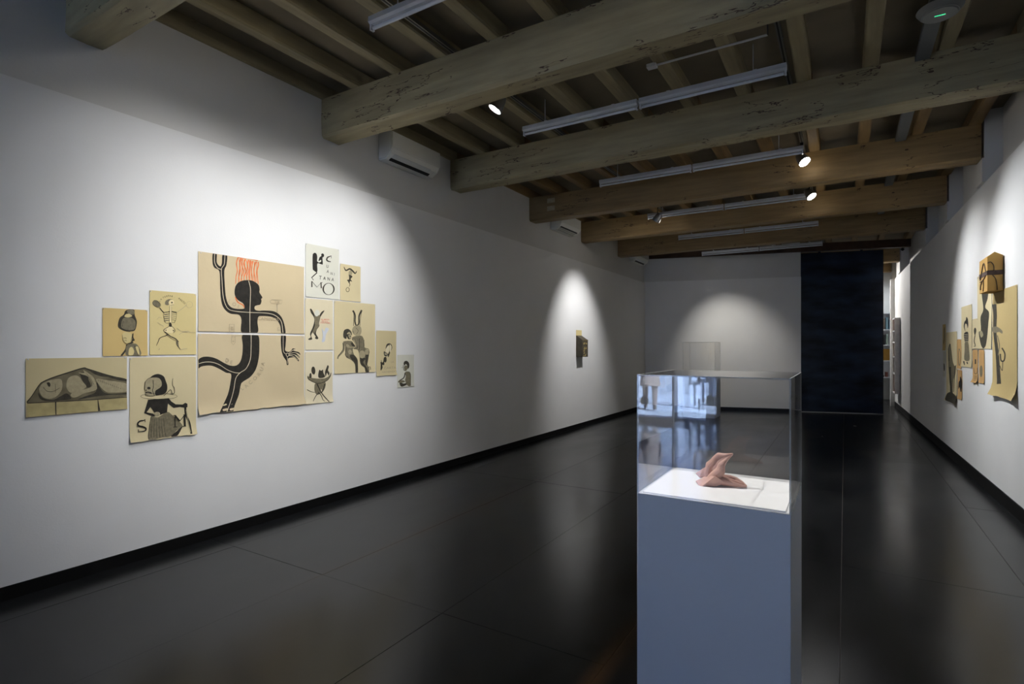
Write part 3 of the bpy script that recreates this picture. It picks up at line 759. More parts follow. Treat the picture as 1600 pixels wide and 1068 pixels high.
s.draw(P_GOLD2, [blob((360, 460), (380, 425), (430, 420), (470, 450), (420, 470)), blob((330, 720), (360, 685), (440, 690), (470, 740), (450, 810), (390, 845), (345, 810)), blob((430, 920), (470, 900), (500, 960), (480, 1015), (420, 1015)), blob((520, 900), (560, 900), (575, 1010), (545, 980))], 'face')
s.draw(INKS, [line([(345, 770), (370, 765), (390, 775)], 5), line([(355, 810), (375, 805), (390, 812)], 5), line([(325, 720), (345, 815), (390, 850)], 4), line([(470, 740), (450, 815)], 5), line([(500, 880), (530, 950), (560, 1020)], 5), line([(340, 520), (330, 600)], 5), line([(370, 660), (440, 672)], 14)], 'ink_lines')
# --- skeleton
s = Sheet('L', [(233.3, 453.6), (305.8, 458.5), (233.3, 554.3), (305.8, 553.3)], P_GOLD2, 'golden drawing of a running skeleton with rattle under arched lettering', G1, .003).crop(155, 445, 9.284)
s.draw(WASH, [blob((765, 260), (790, 225), (840, 230), (880, 290), (850, 320), (800, 300)), blob((950, 280), (960, 230), (1010, 205), (1060, 212), (1020, 225), (1000, 290)), blob((1110, 810), (1140, 830), (1150, 890), (1175, 935), (1140, 900))]+[blob((940-2*i, 425+30*i), (1010, 415+30*i), (1010, 425+30*i), (945, 438+30*i)) for i in range(4)]+[line([(1045, 420+28*i), (1115-5*i, 430+28*i)], 6) for i in range(4)], 'grey_wash')
s.draw(mat('bone_cream', srgb(232, 214, 164), .8, .04, 20, spec=.2), [blob((1000, 260), (1030, 215), (1075, 230), (1075, 290), (1040, 305)), poly((1018, 305), (1040, 305), (1040, 545), (1010, 548)), blob((940, 640), (1000, 600), (1040, 600), (1085, 650), (1060, 690), (980, 690), (945, 670))], 'bones')
s.draw(INKS, [disc(1048, 255, 13, 11), line([(1030, 293), (1075, 288)], 5), line([(870, 330), (900, 370), (930, 400)], 12), line([(930, 400), (1020, 385)], 9, smooth=False), line([(1040, 385), (1115, 398)], 13, smooth=False), line([(1020, 545), (1018, 590), (940, 640), (930, 670), (960, 700)], 8), line([(1025, 590), (1060, 610), (1092, 660), (1070, 690)], 7), blob((1010, 550), (1035, 550), (1045, 600), (1005, 600)), disc(1068, 660, 9, 9), disc(960, 655, 8, 8),
  line([(945, 680), (1020, 740), (1100, 780), (1145, 825)], 16, 9), line([(960, 720), (1030, 770), (1110, 810)], 5), line([(1115, 820), (1120, 870), (1170, 935)], 9, 6), line([(985, 725), (880, 765), (850, 820), (822, 878)], 10, 7), line([(1015, 305), (1012, 548)], 4, smooth=False), line([(1042, 305), (1040, 545)], 4, smooth=False), line([(765, 260), (790, 225), (840, 235), (885, 290), (850, 325), (790, 300), (765, 262)], 5), line([(930, 400), (930, 470), (955, 545), (1010, 552)], 5), line([(1115, 400), (1110, 480), (1085, 540), (1040, 545)], 4)], 'ink_lines')
s.draw(PENCIL, [ring(1300, 285, 46, 48, 3), line([(1115, 400), (1200, 340), (1260, 290)], 5), line([(1120, 620), (1180, 670), (1300, 670)], 5), line([(1150, 720), (1220, 685), (1380, 690)], 5), line([(1175, 935), (1270, 920)], 6), line([(830, 500), (860, 470), (900, 480)], 4), line([(855, 940), (870, 920)], 6), line([(840, 540), (880, 570), (930, 600)], 4)], 'faint_pencil')
s.text(INKS, [(c, x, y, 34, r, .9) for c, x, y, r in (('L', 868, 235, -45), ('A', 890, 210, -35), ('Y', 922, 184, -25), ('E', 948, 172, -18), ('R', 974, 163, -10), ('B', 1000, 159, -4), ('A', 1026, 160, 3), ('A', 1052, 164, 9), ('-', 1090, 176, 15), ('P', 1150, 200, 30), ('A', 1172, 215, 36), ('C', 1192, 230, 40), ('T', 1212, 246, 44), ('O', 1230, 264, 48))])
# --- big figure, upper sheet
s = Sheet('L', [(309.8, 392.9), (474.4, 416.5), (308.5, 517.9), (474.4, 521)], P_SKIN, 'largest drawing, upper sheet, with a black head under orange-red flame hair', G1, .002, ragged=.004).crop(300, 385, 7.628)
s.draw(ORANGE, [line([(545+30*i+6*math.sin(i*2), 128+7*i), (525+32*i+8*math.sin(i*1.7), 200+3*i), (545+28*i-10*math.cos(i), 290), (520+32*i, 360+10*math.sin(i)), (515+34*i if i < 7 else 520+33*i, 430+4*abs(i-4))], 13+4*(i % 2), 8) for i in range(9)]+[line([(556+30*i, 150+5*i), (566+29*i, 240), (552+30*i, 330), (566+28*i, 420)], 8, 5) for i in range(8)]+[line([(512, 600), (540, 660), (605, 700), (615, 730)], 16, 10), line([(545, 132), (660, 140), (780, 168)], 12)], 'flame_hair')
s.draw(INK, [blob((502, 540), (515, 470), (560, 420), (640, 400), (720, 410), (785, 455), (800, 510), (798, 548), (832, 605), (818, 625), (822, 650), (808, 690), (770, 700), (742, 715), (745, 750), (790, 765), (860, 762), (980, 775), (1060, 840), (1100, 950), (1106, 1040), (1060, 1040), (1045, 940), (1000, 870), (930, 835), (820, 828), (785, 840), (775, 900), (772, 1030), (590, 1030), (585, 880), (570, 830), (540, 808), (450, 798), (380, 740), (345, 650), (332, 500), (322, 300), (262, 250), (240, 190), (243, 82), (288, 84), (290, 190), (330, 235), (350, 200), (358, 98), (412, 102), (405, 220), (380, 290), (388, 480), (400, 600), (430, 690), (490, 735), (600, 742), (620, 720), (600, 675), (540, 635), (510, 590))], 'black_figure')
s.draw(CREAMLINE, [line([(264, 84), (264, 190), (300, 255), (345, 272)], 7), line([(386, 100), (378, 210), (345, 272), (352, 400), (362, 560), (385, 670), (430, 745), (520, 772), (685, 785), (900, 795), (1000, 830), (1060, 900), (1078, 1040)], 7), line([(668, 405), (690, 500), (688, 640), (684, 780), (684, 1028)], 8)], 'cream_line')
s.draw(PENCIL, [line([(920, 655), (945, 632), (1068, 640), (1062, 682), (940, 678), (920, 655)], 5, smooth=False), line([(1005, 684), (1008, 785)], 12, smooth=False), line([(436, 1020), (438, 925), (496, 928), (492, 1020)], 6, smooth=False)], 'faint_pencil')
s.text(PENCIL, [('L', 440, 655, 60, 30, 1), ('O', 495, 690, 60, 28, 1), ('S', 545, 712, 52, 20, 1), ('CAMINOS', 900, 865, 52, 3, 1.1), ('SUR', 1005, 662, 34, 3, 1), ('LE', 1022, 985, 44, 90, 1), ('RR', 463, 980, 44, 90, 1)])
# --- big figure, lower sheet
s = Sheet('L', [(308.5, 521.4), (474.4, 524.3), (308.5, 646.8), (475, 631)], P_SKIN, 'largest drawing, lower sheet, with black striding legs and a black hand', G1, .020, ragged=.012).crop(300, 515, 7.628)
s.draw(INK, [blob((595, 62), (692, 60), (785, 66), (798, 200), (790, 340), (755, 470), (690, 560), (600, 620), (575, 660), (550, 780), (500, 900), (465, 978), (390, 986), (310, 992), (360, 900), (420, 770), (450, 640), (460, 528), (400, 510), (320, 465), (240, 430), (170, 425), (100, 440), (75, 458), (74, 400), (75, 350), (130, 322), (210, 322), (290, 345), (380, 395), (450, 425), (520, 425), (570, 380), (595, 290), (600, 180)),
  blob((1058, 70), (1112, 70), (1110, 180), (1105, 245), (1150, 262), (1180, 240), (1195, 222), (1230, 230), (1200, 245), (1270, 268), (1283, 298), (1240, 280), (1275, 320), (1270, 332), (1220, 300), (1268, 360), (1258, 372), (1215, 330), (1180, 330), (1140, 345), (1145, 410), (1125, 415), (1118, 370), (1080, 310), (1058, 220))], 'black_figure')
s.draw(CREAMLINE, [line([(75, 404), (140, 385), (230, 385), (320, 415), (420, 478), (500, 508), (565, 514)], 7), line([(700, 60), (700, 200), (690, 350), (640, 460), (565, 514), (515, 580), (490, 720), (450, 860), (395, 980)], 7), line([(1080, 70), (1080, 180), (1085, 260), (1115, 290)], 6), ring(1132, 297, 19, 22, 5), line([(1150, 290), (1210, 270), (1275, 292)], 5), line([(1150, 300), (1210, 295), (1270, 325)], 5), line([(1148, 308), (1200, 315), (1258, 362)], 5), line([(1148, 282), (1190, 245), (1225, 232)], 5), line([(1128, 318), (1132, 350), (1136, 405)], 5)], 'cream_line')
s.draw(PENCIL, [line([(470, 60), (462, 150), (485, 180), (510, 150), (508, 75), (600, 70)], 5, smooth=False)], 'faint_pencil')
s.text(PENCIL, [('D', 412, 365, 62, 15, 1), ('E', 462, 390, 62, 15, 1), ('C', 484, 80, 40, 90, 1), ('B', 484, 138, 36, 90, 1)]+[(c, x, y, 62, r, 1) for c, x, y, r in (('L', 590, 700, -42), ('A', 640, 672, -42), ('C', 690, 628, -45), ('O', 745, 578, -50), ('R', 790, 530, -55), ('U', 825, 470, -65), ('A', 842, 405, -75))])
# --- lettered sheet
s = Sheet('L', [(477, 380.6), (529, 389), (477, 463.5), (529, 467.7)], P_PALE, 'pale drawing with a kneeling black figure and scattered letters, topmost sheet on the left wall', G1, .002).crop(470, 375, 10.68)
s.draw(INK, [blob((190, 260), (205, 222), (228, 212), (255, 230), (268, 280), (266, 350), (295, 372), (330, 360), (328, 330), (290, 350), (305, 290), (335, 265), (335, 235), (360, 222), (382, 245), (375, 280), (355, 295), (360, 400), (330, 402), (270, 392), (270, 515), (245, 528), (210, 505), (192, 470)), line([(245, 520), (262, 545), (175, 625), (205, 665)], 22, 12, smooth=False)], 'black_figure')
s.draw(INKS, [line([(500, 262), (470, 275), (438, 290), (425, 330), (450, 352), (492, 362)], 8, 14, wm=34), line([(502, 262), (500, 305)], 7, smooth=False), line([(168, 688), (186, 690)], 10, smooth=False), line([(178, 688), (178, 780)], 18, smooth=False), line([(182, 690), (262, 785)], 7, smooth=False), line([(262, 785), (330, 708)], 5, smooth=False), line([(328, 708), (334, 800)], 18, smooth=False), line([(318, 708), (354, 708)], 8, smooth=False), ring(456, 815, 102, 100, 24, 7), line([(165, 780), (190, 778)], 6, smooth=False)], 'large_letters')
s.text(INKS, [('U', 436, 440, 72, 6, .8), ('A', 440, 525, 72, 8, .8), ('N', 505, 560, 66, 8, .8), ('I', 550, 572, 66, 8, .8), ('T', 315, 630, 92, 6, .8), ('A', 385, 640, 80, 6, .8), ('N', 455, 650, 78, 6, .8), ('A', 525, 660, 78, 6, .8)])
# --- horned acrobat
s = Sheet('L', [(530.9, 412.5), (562.9, 415.7), (530.9, 468.2), (562.7, 471.9)], P_CREAM, 'small cream drawing of a horned figure above a ring, beside the lettered sheet', G1, .002).crop(470, 375, 10.68)
s.draw(INKS, [line([(712, 445), (745, 505), (810, 480), (860, 515), (900, 555), (925, 515)], 8, 9, wm=46), blob((795, 570), (830, 585), (855, 610), (825, 650), (850, 690), (815, 685), (805, 720), (790, 700), (765, 665), (795, 655), (798, 610)), line([(790, 700), (812, 735), (800, 775)], 12, 6), ring(775, 826, 30, 40, 8)], 'ink_lines')
s.draw(WASHL, [disc(822, 545, 32, 40)], 'face')
# --- standing figure, arms raised
s = Sheet('L', [(476.2, 464.9), (520, 469.8), (476.2, 546), (519.2, 546.6)], P_LIGHT, 'ivory drawing of a figure with raised arms and small red writing', G1, .002).crop(470, 460, 6.1)
s.draw(INKS, [blob((84, 138), (100, 140), (125, 185), (132, 210), (135, 270), (128, 310), (110, 350), (95, 390), (104, 425), (75, 432), (68, 422), (90, 405), (85, 370), (110, 310), (125, 250), (118, 210), (95, 175)), blob((215, 152), (218, 160), (185, 210), (172, 250), (165, 290), (150, 330), (140, 370), (162, 412), (150, 425), (130, 415), (138, 400), (120, 370), (140, 320), (160, 260), (165, 220), (190, 170))], 'ink_body')
s.draw(WASH, [blob((125, 200), (180, 205), (170, 270), (172, 300), (150, 330), (118, 370), (108, 350), (130, 290))], 'grey_wash')
s.draw(P_PALE, [blob((128, 170), (140, 148), (165, 150), (175, 180), (150, 208), (130, 195))], 'face')
s.draw(BLUEW, [blob((195, 320), (215, 350), (235, 315), (262, 330), (235, 380), (225, 440), (195, 450), (205, 390))], 'pale_wash')
s.text(REDINK, [('AL REVES', 226, 238, 15, 3, 1.3), ('SIN SOL', 224, 254, 15, 3, 1.2), ('CON NUBES', 228, 269, 15, 3, 1.1)], 'red_lettering')
# --- boat on a tree
s = Sheet('L', [(476.2, 548.5), (519.2, 550.2), (476.2, 630.5), (518.9, 628)], P_LIGHT, 'ivory drawing of a small boat of figures resting on twisted roots', G1, .010).crop(470, 460, 6.1)
s.draw(WASH, [blob((62, 775), (90, 790), (160, 800), (230, 795), (275, 765), (284, 740), (282, 775), (250, 815), (180, 845), (110, 830), (70, 805)), blob((140, 840), (225, 830), (230, 880), (205, 925), (190, 900), (170, 950), (135, 940), (125, 890))], 'boat_and_trunk')
s.draw(INKS, [blob((97, 720), (105, 690), (125, 690), (135, 730), (125, 760), (105, 750)), blob((78, 790), (80, 755), (95, 750), (98, 790)), blob((238, 700), (250, 672), (262, 685), (255, 720), (268, 745), (262, 772), (245, 745), (232, 780), (225, 740)), blob((165, 790), (170, 720), (190, 725), (205, 715), (210, 745), (225, 785)), line([(150, 850), (190, 930), (245, 1000), (262, 1020)], 12, 6), line([(225, 850), (200, 925), (150, 950), (110, 1015)], 12, 5), line([(160, 930), (190, 960), (205, 1000), (222, 1015)], 8, 5), line([(62, 775), (75, 810), (160, 845), (250, 815), (284, 745)], 6), line([(55, 905), (95, 925), (130, 930)], 7, 3)], 'ink_lines')
# --- couple
s = Sheet('L', [(521.4, 469.7), (585.6, 475), (521.8, 584.4), (585.6, 580.3)], P_CREAM, 'cream drawing of two embracing figures, one with tall rabbit ears', G1, .006).crop(520, 465, 8.54)
s.draw(WASH, [blob((130, 590), (175, 575), (250, 580), (270, 620), (262, 690), (275, 750), (320, 810), (330, 870), (320, 1000), (295, 1000), (288, 890), (240, 830), (170, 790), (160, 710), (160, 620)), blob((250, 540), (300, 510), (370, 505), (400, 540), (410, 660), (460, 690), (480, 730), (470, 800), (455, 880), (480, 940), (470, 990), (435, 990), (425, 940), (370, 890), (350, 790), (330, 700), (270, 680), (310, 640)), line([(140, 600), (135, 700), (70, 780), (60, 815)], 30, 14), line([(390, 540), (405, 640), (390, 680)], 28, 20)], 'grey_wash')
s.draw(INKS, [blob((135, 480), (150, 430), (200, 415), (240, 450), (250, 500), (225, 470), (205, 460), (185, 480), (175, 545), (140, 530)), line([(262, 170), (290, 230), (290, 320), (310, 370), (340, 340), (345, 240), (380, 165)], 24, 24, wm=9), line([(262, 170), (275, 230), (270, 375)], 6), line([(352, 380), (362, 270), (382, 168)], 6), blob((180, 500), (200, 480), (240, 510), (235, 545), (200, 550)), blob((270, 760), (322, 830), (328, 990), (300, 995), (290, 880), (240, 820), (220, 770)), blob((360, 800), (430, 810), (400, 860), (440, 920), (470, 990), (430, 990), (415, 930), (365, 880)), blob((430, 770), (470, 760), (470, 800), (455, 880), (435, 900)), line([(455, 935), (490, 920), (495, 960)], 7), line([(250, 550), (300, 620), (320, 670), (250, 672)], 6), line([(160, 620), (170, 700), (160, 760), (200, 800)], 7), line([(350, 540), (350, 660), (340, 700)], 7), blob((240, 600), (270, 610), (300, 660), (250, 640)), line([(130, 600), (128, 690), (60, 780)], 6), line([(410, 560), (412, 660), (470, 685), (480, 740)], 6)], 'ink_lines')
s.draw(WASHL, [blob((250, 450), (270, 385), (320, 370), (365, 390), (375, 450), (350, 505), (290, 500)), blob((195, 470), (215, 455), (238, 480), (240, 530), (215, 540)), disc(385, 755, 42, 52), disc(448, 722, 24, 38), disc(222, 722, 24, 30), blob((175, 620), (210, 630), (220, 665), (180, 660)), line([(270, 560), (300, 650), (220, 660)], 16, 12)], 'pale_body')
s.draw(INK, [disc(208, 492, 10, 6), disc(226, 515, 9, 6), line([(300, 400), (330, 440), (310, 480)], 4), line([(260, 440), (275, 470)], 4)], 'facial_lines')
# --- spoon-head figure
s = Sheet('L', [(587.3, 516), (618.8, 517), (587, 587.2), (618.5, 585.3)], P_TAN, 'narrow tan drawing of a tiny figure with an oversized striped head', G1, .010).crop(580, 510, 10.69)
s.draw(INKS, [blob((232, 370), (250, 300), (290, 278), (330, 300), (342, 360), (310, 430), (280, 510), (270, 470), (300, 400), (300, 330), (280, 310), (250, 350)), blob((205, 415), (250, 440), (275, 460), (250, 495), (210, 480)), blob((205, 520), (240, 505), (250, 560), (235, 600), (215, 590), (210, 640), (180, 640), (182, 690), (150, 730), (152, 640), (150, 590), (190, 595)), line([(160, 560), (170, 600)], 8)], 'ink_figure')
s.draw(P_LIGHT, [blob((235, 390), (260, 330), (290, 330), (285, 420), (250, 435)), blob((300, 300), (330, 330), (325, 390), (305, 430)), line([(215, 440), (265, 462)], 7), line([(215, 458), (255, 476)], 6)], 'face')
s.text(PENCIL, [('LA', 345, 590, 46, 0, 1), ('CARTA', 305, 690, 52, -2, 1.2), ('ARDIENDO', 290, 755, 44, -3, 1.1)])
# --- seated man
s = Sheet('L', [(620.2, 554.4), (646, 553.5), (620.7, 605.4), (646.6, 602.6)], P_PALE, 'small greenish drawing of a seated man in profile, rightmost of the left cluster', G1, .002).crop(580, 510, 10.69)
s.draw(INKS, [blob((535, 620), (550, 580), (590, 572), (625, 610), (628, 670), (605, 705), (595, 650), (570, 625), (550, 650)), line([(560, 770), (540, 850), (470, 900), (445, 930)], 18, 14), line([(620, 750), (650, 800), (650, 990)], 8), blob((470, 930), (540, 950), (620, 925), (600, 960), (520, 1000), (480, 990)), line([(595, 760), (600, 850), (570, 920)], 8), line([(505, 690), (520, 670)], 5), line([(530, 640), (535, 720), (560, 735)], 7)], 'ink_lines')
s.draw(WASH, [blob((560, 760), (610, 750), (645, 790), (645, 980), (600, 980), (560, 900), (570, 830)), blob((545, 660), (590, 650), (600, 700), (570, 740), (545, 720)), blob((445, 910), (520, 895), (560, 920), (480, 940))], 'grey_wash')

# --- right wall
G2 = 'drawings pinned to the right wall'
s = Sheet('R', [(1473.2, 506.7), (1478.2, 506.2), (1473.7, 547), (1478.2, 547.4)], P_GOLD, 'thin golden drawing at the far upper edge of the right wall cluster', G2, .002).crop(1465, 480, 6.675)
s.draw(WASH, [blob((70, 220), (78, 210), (80, 300), (74, 360), (66, 390), (70, 300))])
s = Sheet('R', [(1474, 549), (1478, 548.5), (1474.7, 588.6), (1478, 588.2)], P_PALE, 'thin whitish drawing under the far golden one on the right wall', G2, .002).crop(1465, 480, 6.675)
s.draw(INKS, [blob((68, 590), (78, 590), (80, 650), (72, 660))])
s = Sheet('R', [(1478.5, 519.3), (1495, 517.5), (1480, 624.6), (1496.8, 632.8)], P_CREAM, 'tall drawing of a long slender standing figure on dark ground, right wall', G2, .020).crop(1465, 480, 6.675)
s.draw(WASH, [blob((122, 400), (140, 380), (150, 450), (165, 560), (185, 610), (200, 600), (190, 700), (170, 760), (165, 900), (190, 920), (140, 920), (135, 780), (120, 640), (115, 480))], 'grey_wash')
s.draw(INKS, [blob((108, 900), (150, 885), (208, 940), (210, 1010), (160, 1015), (105, 965)), line([(135, 380), (120, 440), (125, 560)], 8), line([(135, 620), (140, 760), (152, 900)], 24, 14), line([(190, 610), (180, 760), (172, 880)], 6)], 'ink_lines')
s = Sheet('R', [(1495.7, 530.2), (1502.5, 529.4), (1496.5, 575), (1503.2, 576.6)], P_OR, 'small amber drawing of a hooded shape, left of the woman in a long skirt', G2, .002).crop(1465, 480, 6.675)
s.draw(WASH, [ring(232, 520, 16, 90, 5, 12), line([(228, 430), (224, 500), (230, 600)], 5)])
s = Sheet('R', [(1496.8, 577.7), (1503.7, 577.4), (1497.2, 623), (1504.3, 625)], P_OR, 'small amber drawing with a black jagged shape, beneath the hooded one', G2, .004).crop(1465, 480, 6.675)
s.draw(INK, [blob((225, 780), (240, 760), (243, 720), (256, 760), (256, 860), (246, 880), (236, 830), (222, 850))])
s = Sheet('R', [(1502.2, 479.7), (1518.7, 475.2), (1504, 571.7), (1520.1, 574.7)], P_CREAM, 'drawing of a woman in striped blouse and long dark skirt, right wall', G2, .004).crop(1465, 480, 6.675)
s.draw(INK, [blob((278, 200), (285, 150), (300, 130), (305, 100), (322, 120), (328, 180), (320, 215), (312, 180), (295, 170), (288, 205), (296, 250), (290, 240)), blob((280, 290), (292, 260), (325, 260), (328, 330), (322, 360), (292, 360)), line([(280, 560), (290, 600)], 16, 8), line([(312, 570), (322, 590)], 14, 8)], 'ink_figure')
s.draw(WASH, [blob((292, 365), (325, 362), (335, 450), (338, 550), (288, 545), (290, 450))], 'skirt')
s.draw(CREAMLINE, [line([(284, 285+18*i), (326, 280+18*i)], 4) for i in range(5)]+[blob((292, 190), (305, 180), (312, 210), (303, 235))], 'stripes')
s = Sheet('R', [(1519.7, 498.3), (1527.9, 497.7), (1520.1, 544.4), (1528.7, 544.7)], P_CREAM, 'small cream drawing of a twisting creature, left of the kneeling dark figure', G2, .002).crop(1465, 480, 6.675)
s.draw(INKS, [blob((385, 230), (400, 210), (412, 240), (398, 290), (385, 260)), line([(398, 290), (388, 350), (400, 400), (385, 405)], 10, 6)])
s = Sheet('R', [(1527.6, 430), (1550.5, 425), (1528.6, 544.7), (1550, 544.7)], P_CREAM, 'tall cream drawing of a dark kneeling figure, hanging below the house-shaped box', G2, .002).crop(1440, 380, 3.8125)
s.draw(INKS, [blob((362, 285), (398, 285), (398, 330), (384, 380), (406, 410), (402, 480), (394, 560), (385, 610), (370, 625), (355, 590), (345, 530), (358, 515), (355, 440), (372, 390))], 'dark_figure')
s.draw(WASHL, [blob((350, 530), (362, 520), (372, 545), (360, 560))], 'pale_knee')
s = Sheet('R', [(1550.6, 457), (1588, 445.7), (1553, 616.6), (1592.8, 627.3)], paper('waxed_paper_ochre', 192, 170, 118), 'large tan sheet nearest on the right wall with a long dark pole-like body', G2, .030, ragged=.012).crop(1540, 500, 7.633)
s.draw(INKS, [line([(112, -190), (122, -60), (120, 150), (150, 420), (172, 760)], 50, 50, wm=24), line([(205, 330), (240, 400), (230, 480), (195, 480), (185, 400)], 16), line([(215, 480), (210, 600), (180, 540)], 7)], 'dark_body')
s.draw(WASH, [blob((78, 120), (80, 90), (130, 75), (170, 90), (210, 130), (205, 160), (170, 140), (120, 150)), line([(150, 180), (175, 300), (160, 420)], 12, 8)], 'grey_wash')
s = Sheet('R', [(1520.1, 545.9), (1528.7, 545.9), (1521.2, 596.9), (1528.7, 598.4)], P_OR, 'amber drawing with a boat and lines of writing, left one of the lowest pair', G2, .016).crop(1465, 480, 6.675)
s.draw(INKS, [line([(402, 540), (402, 590)], 14), line([(385, 630), (395, 690), (418, 680), (420, 630)], 5)]+[line([(385, 715+15*i), (420, 717+15*i)], 4) for i in range(4)])
s = Sheet('R', [(1530.2, 546), (1538.4, 546), (1530.6, 597.6), (1539.2, 599.4)], P_OR, 'amber drawing with one dark upright oval, right one of the lowest pair', G2, .004).crop(1465, 480, 6.675)
s.draw(WASH, [disc(462, 665, 14, 62)])

# --- house-shaped paper boxes
def house(name_label, wall, y0, y1, z0, z1, dep, ridge, m, drawfn, grp=None):
    xw = XL if wall == 'L' else XR((y0+y1)/2)
    sgn = 1 if wall == 'L' else -1
    t = thing('house_shaped_box', name_label, 'wall box', (xw, (y0+y1)/2, (z0+z1)/2), 0, grp)
    oy, oz = (y0+y1)/2, (z0+z1)/2
    bm = bmesh.new()
    if ridge[0] == 'lean':     # roof leans back to the wall
        prof = [(.002, z0-oz), (dep, z0-oz), (dep, z1-oz), (.002, ridge[1]-oz)]
        prism(bm, [(sgn*a, b) for a, b in prof], y0-oy, y1-oy)
    else:                      # gable facing the camera
        prof = [(.004, z0-oz), (dep, z0-oz), (dep, z1-oz), (dep*.55, ridge[1]-oz), (.004, z1-oz+.01)]
        prism(bm, [(sgn*a, b) for a, b in prof], y0-oy, y1-oy)
    link_mesh('box_body', bm, m, t)
    drawfn(t, sgn, dep, y0-oy, y1-oy, z0-oz, z1-oz)
    return t
DARKP = mat('dark_waxed_paper', srgb(74, 66, 50), .55, .25, 20)
def dl(t, sgn, dep, ya, yb, za, zb):
    bm = bmesh.new()
    for q in range(26):
        yy = random.uniform(ya+.04, yb-.06); zz = random.uniform(za+.02, zb-.03)
        bmesh.ops.create_circle(bm, cap_ends=True, segments=7, radius=random.uniform(.008, .02), matrix=Matrix.Translation((sgn*(dep+.0012), yy, zz)) @ Matrix.Rotation(math.pi/2, 4, 'Y'))
    link_mesh('ochre_figure', bm, mat('ochre_paint', srgb(190, 172, 110), .6, .2, 30), t)['kind'] = 'stuff'
    boxo('backing_sheet', (sgn*.0005, ya, za+.1), (sgn*.003, yb, za+.50), P_GOLD2, t)
    boxo('roof_edge', (sgn*dep*.96, ya-.002, zb-.012), (sgn*(dep+.004), yb+.002, zb+.004), mat('worn_roof_edge', srgb(110, 96, 70), .6, .2, 30), t)
house('small dark house-shaped box alone on the middle of the left wall', 'L', 9.27, 9.52, 1.33, 1.645, .13, ('lean', 1.73), DARKP, dl)
def drr(t, sgn, dep, ya, yb, za, zb):
    zm = (za+zb)/2
    boxo('string_band', (sgn*(dep+.003), ya-.004, zm-.022+.01), (sgn*.004, yb, zm+.022+.01), mat('dark_brown_band', srgb(66, 46, 36), .7, .2, 30), t)
    bm = bmesh.new()
    def on_near(pts, w):
        p = catmull(pts, False, 6)
        for a, b in zip(p[:-1], p[1:]):
            cyl(bm, (sgn*a[0], ya-.004, a[1]), (sgn*b[0], ya-.004, b[1]), w, 6)
    def on_front(pts, w):
        p = catmull(pts, False, 6)
        for a, b in zip(p[:-1], p[1:]):
            cyl(bm, (sgn*(dep+.004), a[0], a[1]), (sgn*(dep+.004), b[0], b[1]), w, 6)
    on_near([(dep, zb-.06), (dep*.8, zb-.05), (dep*.62, zb-.085), (dep*.6, zm+.02)], .0045)
    on_near([(dep*.7, zm-.01), (dep*.5, zm-.05), (dep*.42, zm-.11), (dep*.4, za+.005)], .004)
    on_front([(ya+.04, zm+.02), (ya+.14, zm+.12), (ya+.24, zm+.03), (ya+.30, zm-.03)], .005)
    on_front([(ya+.06, zm-.01), (ya+.16, zm-.04), (ya+.30, zm-.05)], .005)
    on_front([(ya+.16, zm-.04), (ya+.15, zm-.10), (ya+.17, za+.01)], .004)
    on_front([(ya+.22, zm-.05), (ya+.28, zm-.09), (ya+.29, zm-.13)], .005)
    link_mesh('string', bm, mat('dark_string', srgb(92, 72, 50), .8, .2, 30), t)['kind'] = 'stuff'
house('brown paper box tied with dark string, projecting from the right wall', 'R', 6.84, 7.20, 2.045, 2.37, .118, ('gable', 2.415), paper('waxed_paper_brown', 184, 146, 84), drr)

# --- tall wooden relief beyond
y0, y1, z0, z1 = 15.7, 16.35, .42, 2.20
t = thing('wall_relief', 'tall narrow wooden box frame with stacked pictures beyond the steel door', 'relief', (XR(16), 0, 0))
RL = mat('pale_relief_wood', srgb(232, 224, 214), .6, .1, 10)
PB = [mat('relief_brown', srgb(142, 96, 70), .6, .3, 8), mat('relief_dark', srgb(70, 66, 60), .6, .3, 8), mat('relief_tan', srgb(150, 124, 96), .6, .3, 8), mat('relief_grey', srgb(120, 112, 100), .6, .3, 8)]
dp = .11
boxo('side_board', (-dp, y0, z0), (0, y0+.025, z1), RL, t)
boxo('side_board', (-dp, y1-.025, z0), (0, y1, z1), RL, t)
zz = [z0, .88, 1.28, 1.63, 1.90, z1]
for q, z in enumerate(zz): boxo('cross_board', (-dp, y0+.025, z-.012), (0, y1-.025, z+.012), TOPW, t)
for q in range(5): boxo('picture_panel', (-dp*.7, y0+.03, zz[q]+.014), (-.01, y1-.03, zz[q+1]-.014), PB[(q*3) % 4], t, .004)

# ------------------------------------------------------------------ bookshelf beyond the door
bsx0, bsx1, bsy = .55, 1.16, 18.7
bs = thing('bookshelf', 'white built-in bookshelf glimpsed through the gap beside the steel door', 'bookshelf', (0, 0, 0))
SH = mat('white_shelf_board', srgb(236, 238, 242), .5, .02, 5)
boxo('back_panel', (bsx0, bsy+.30, .62), (bsx1, bsy+.32, 2.5), SH, bs)
for z in (.66, 1.13, 1.57, 2.01, 2.48): boxo('shelf', (bsx0, bsy, z-.014), (bsx1, bsy+.30, z+.014), SH, bs)
for x in (bsx0-.02, bsx1): boxo('side_panel', (x, bsy, 0), (x+.02, bsy+.32, 2.5), SH, bs)
bkl = [('thick grey-brown book on the top shelf beyond the door', .30, (110, 98, 90)), ('tall pale blue-grey book on the top shelf beyond the door', .34, (120, 150, 160)),
       ('dark slim book on the second shelf beyond the door', .28, (40, 40, 46)), ('pale green book on the second shelf beyond the door', .30, (150, 170, 160)),
       ('wide ochre box file on the middle shelf beyond the door', .32, (150, 110, 30)), ('small red-brown book standing alone on the lower shelf beyond the door', .14, (110, 60, 50)),
       ('black flat book lying on the lowest shelf beyond the door', .035, (20, 20, 22)), ('blue-grey book leaning on the top shelf beyond the door', .27, (70, 96, 110))]
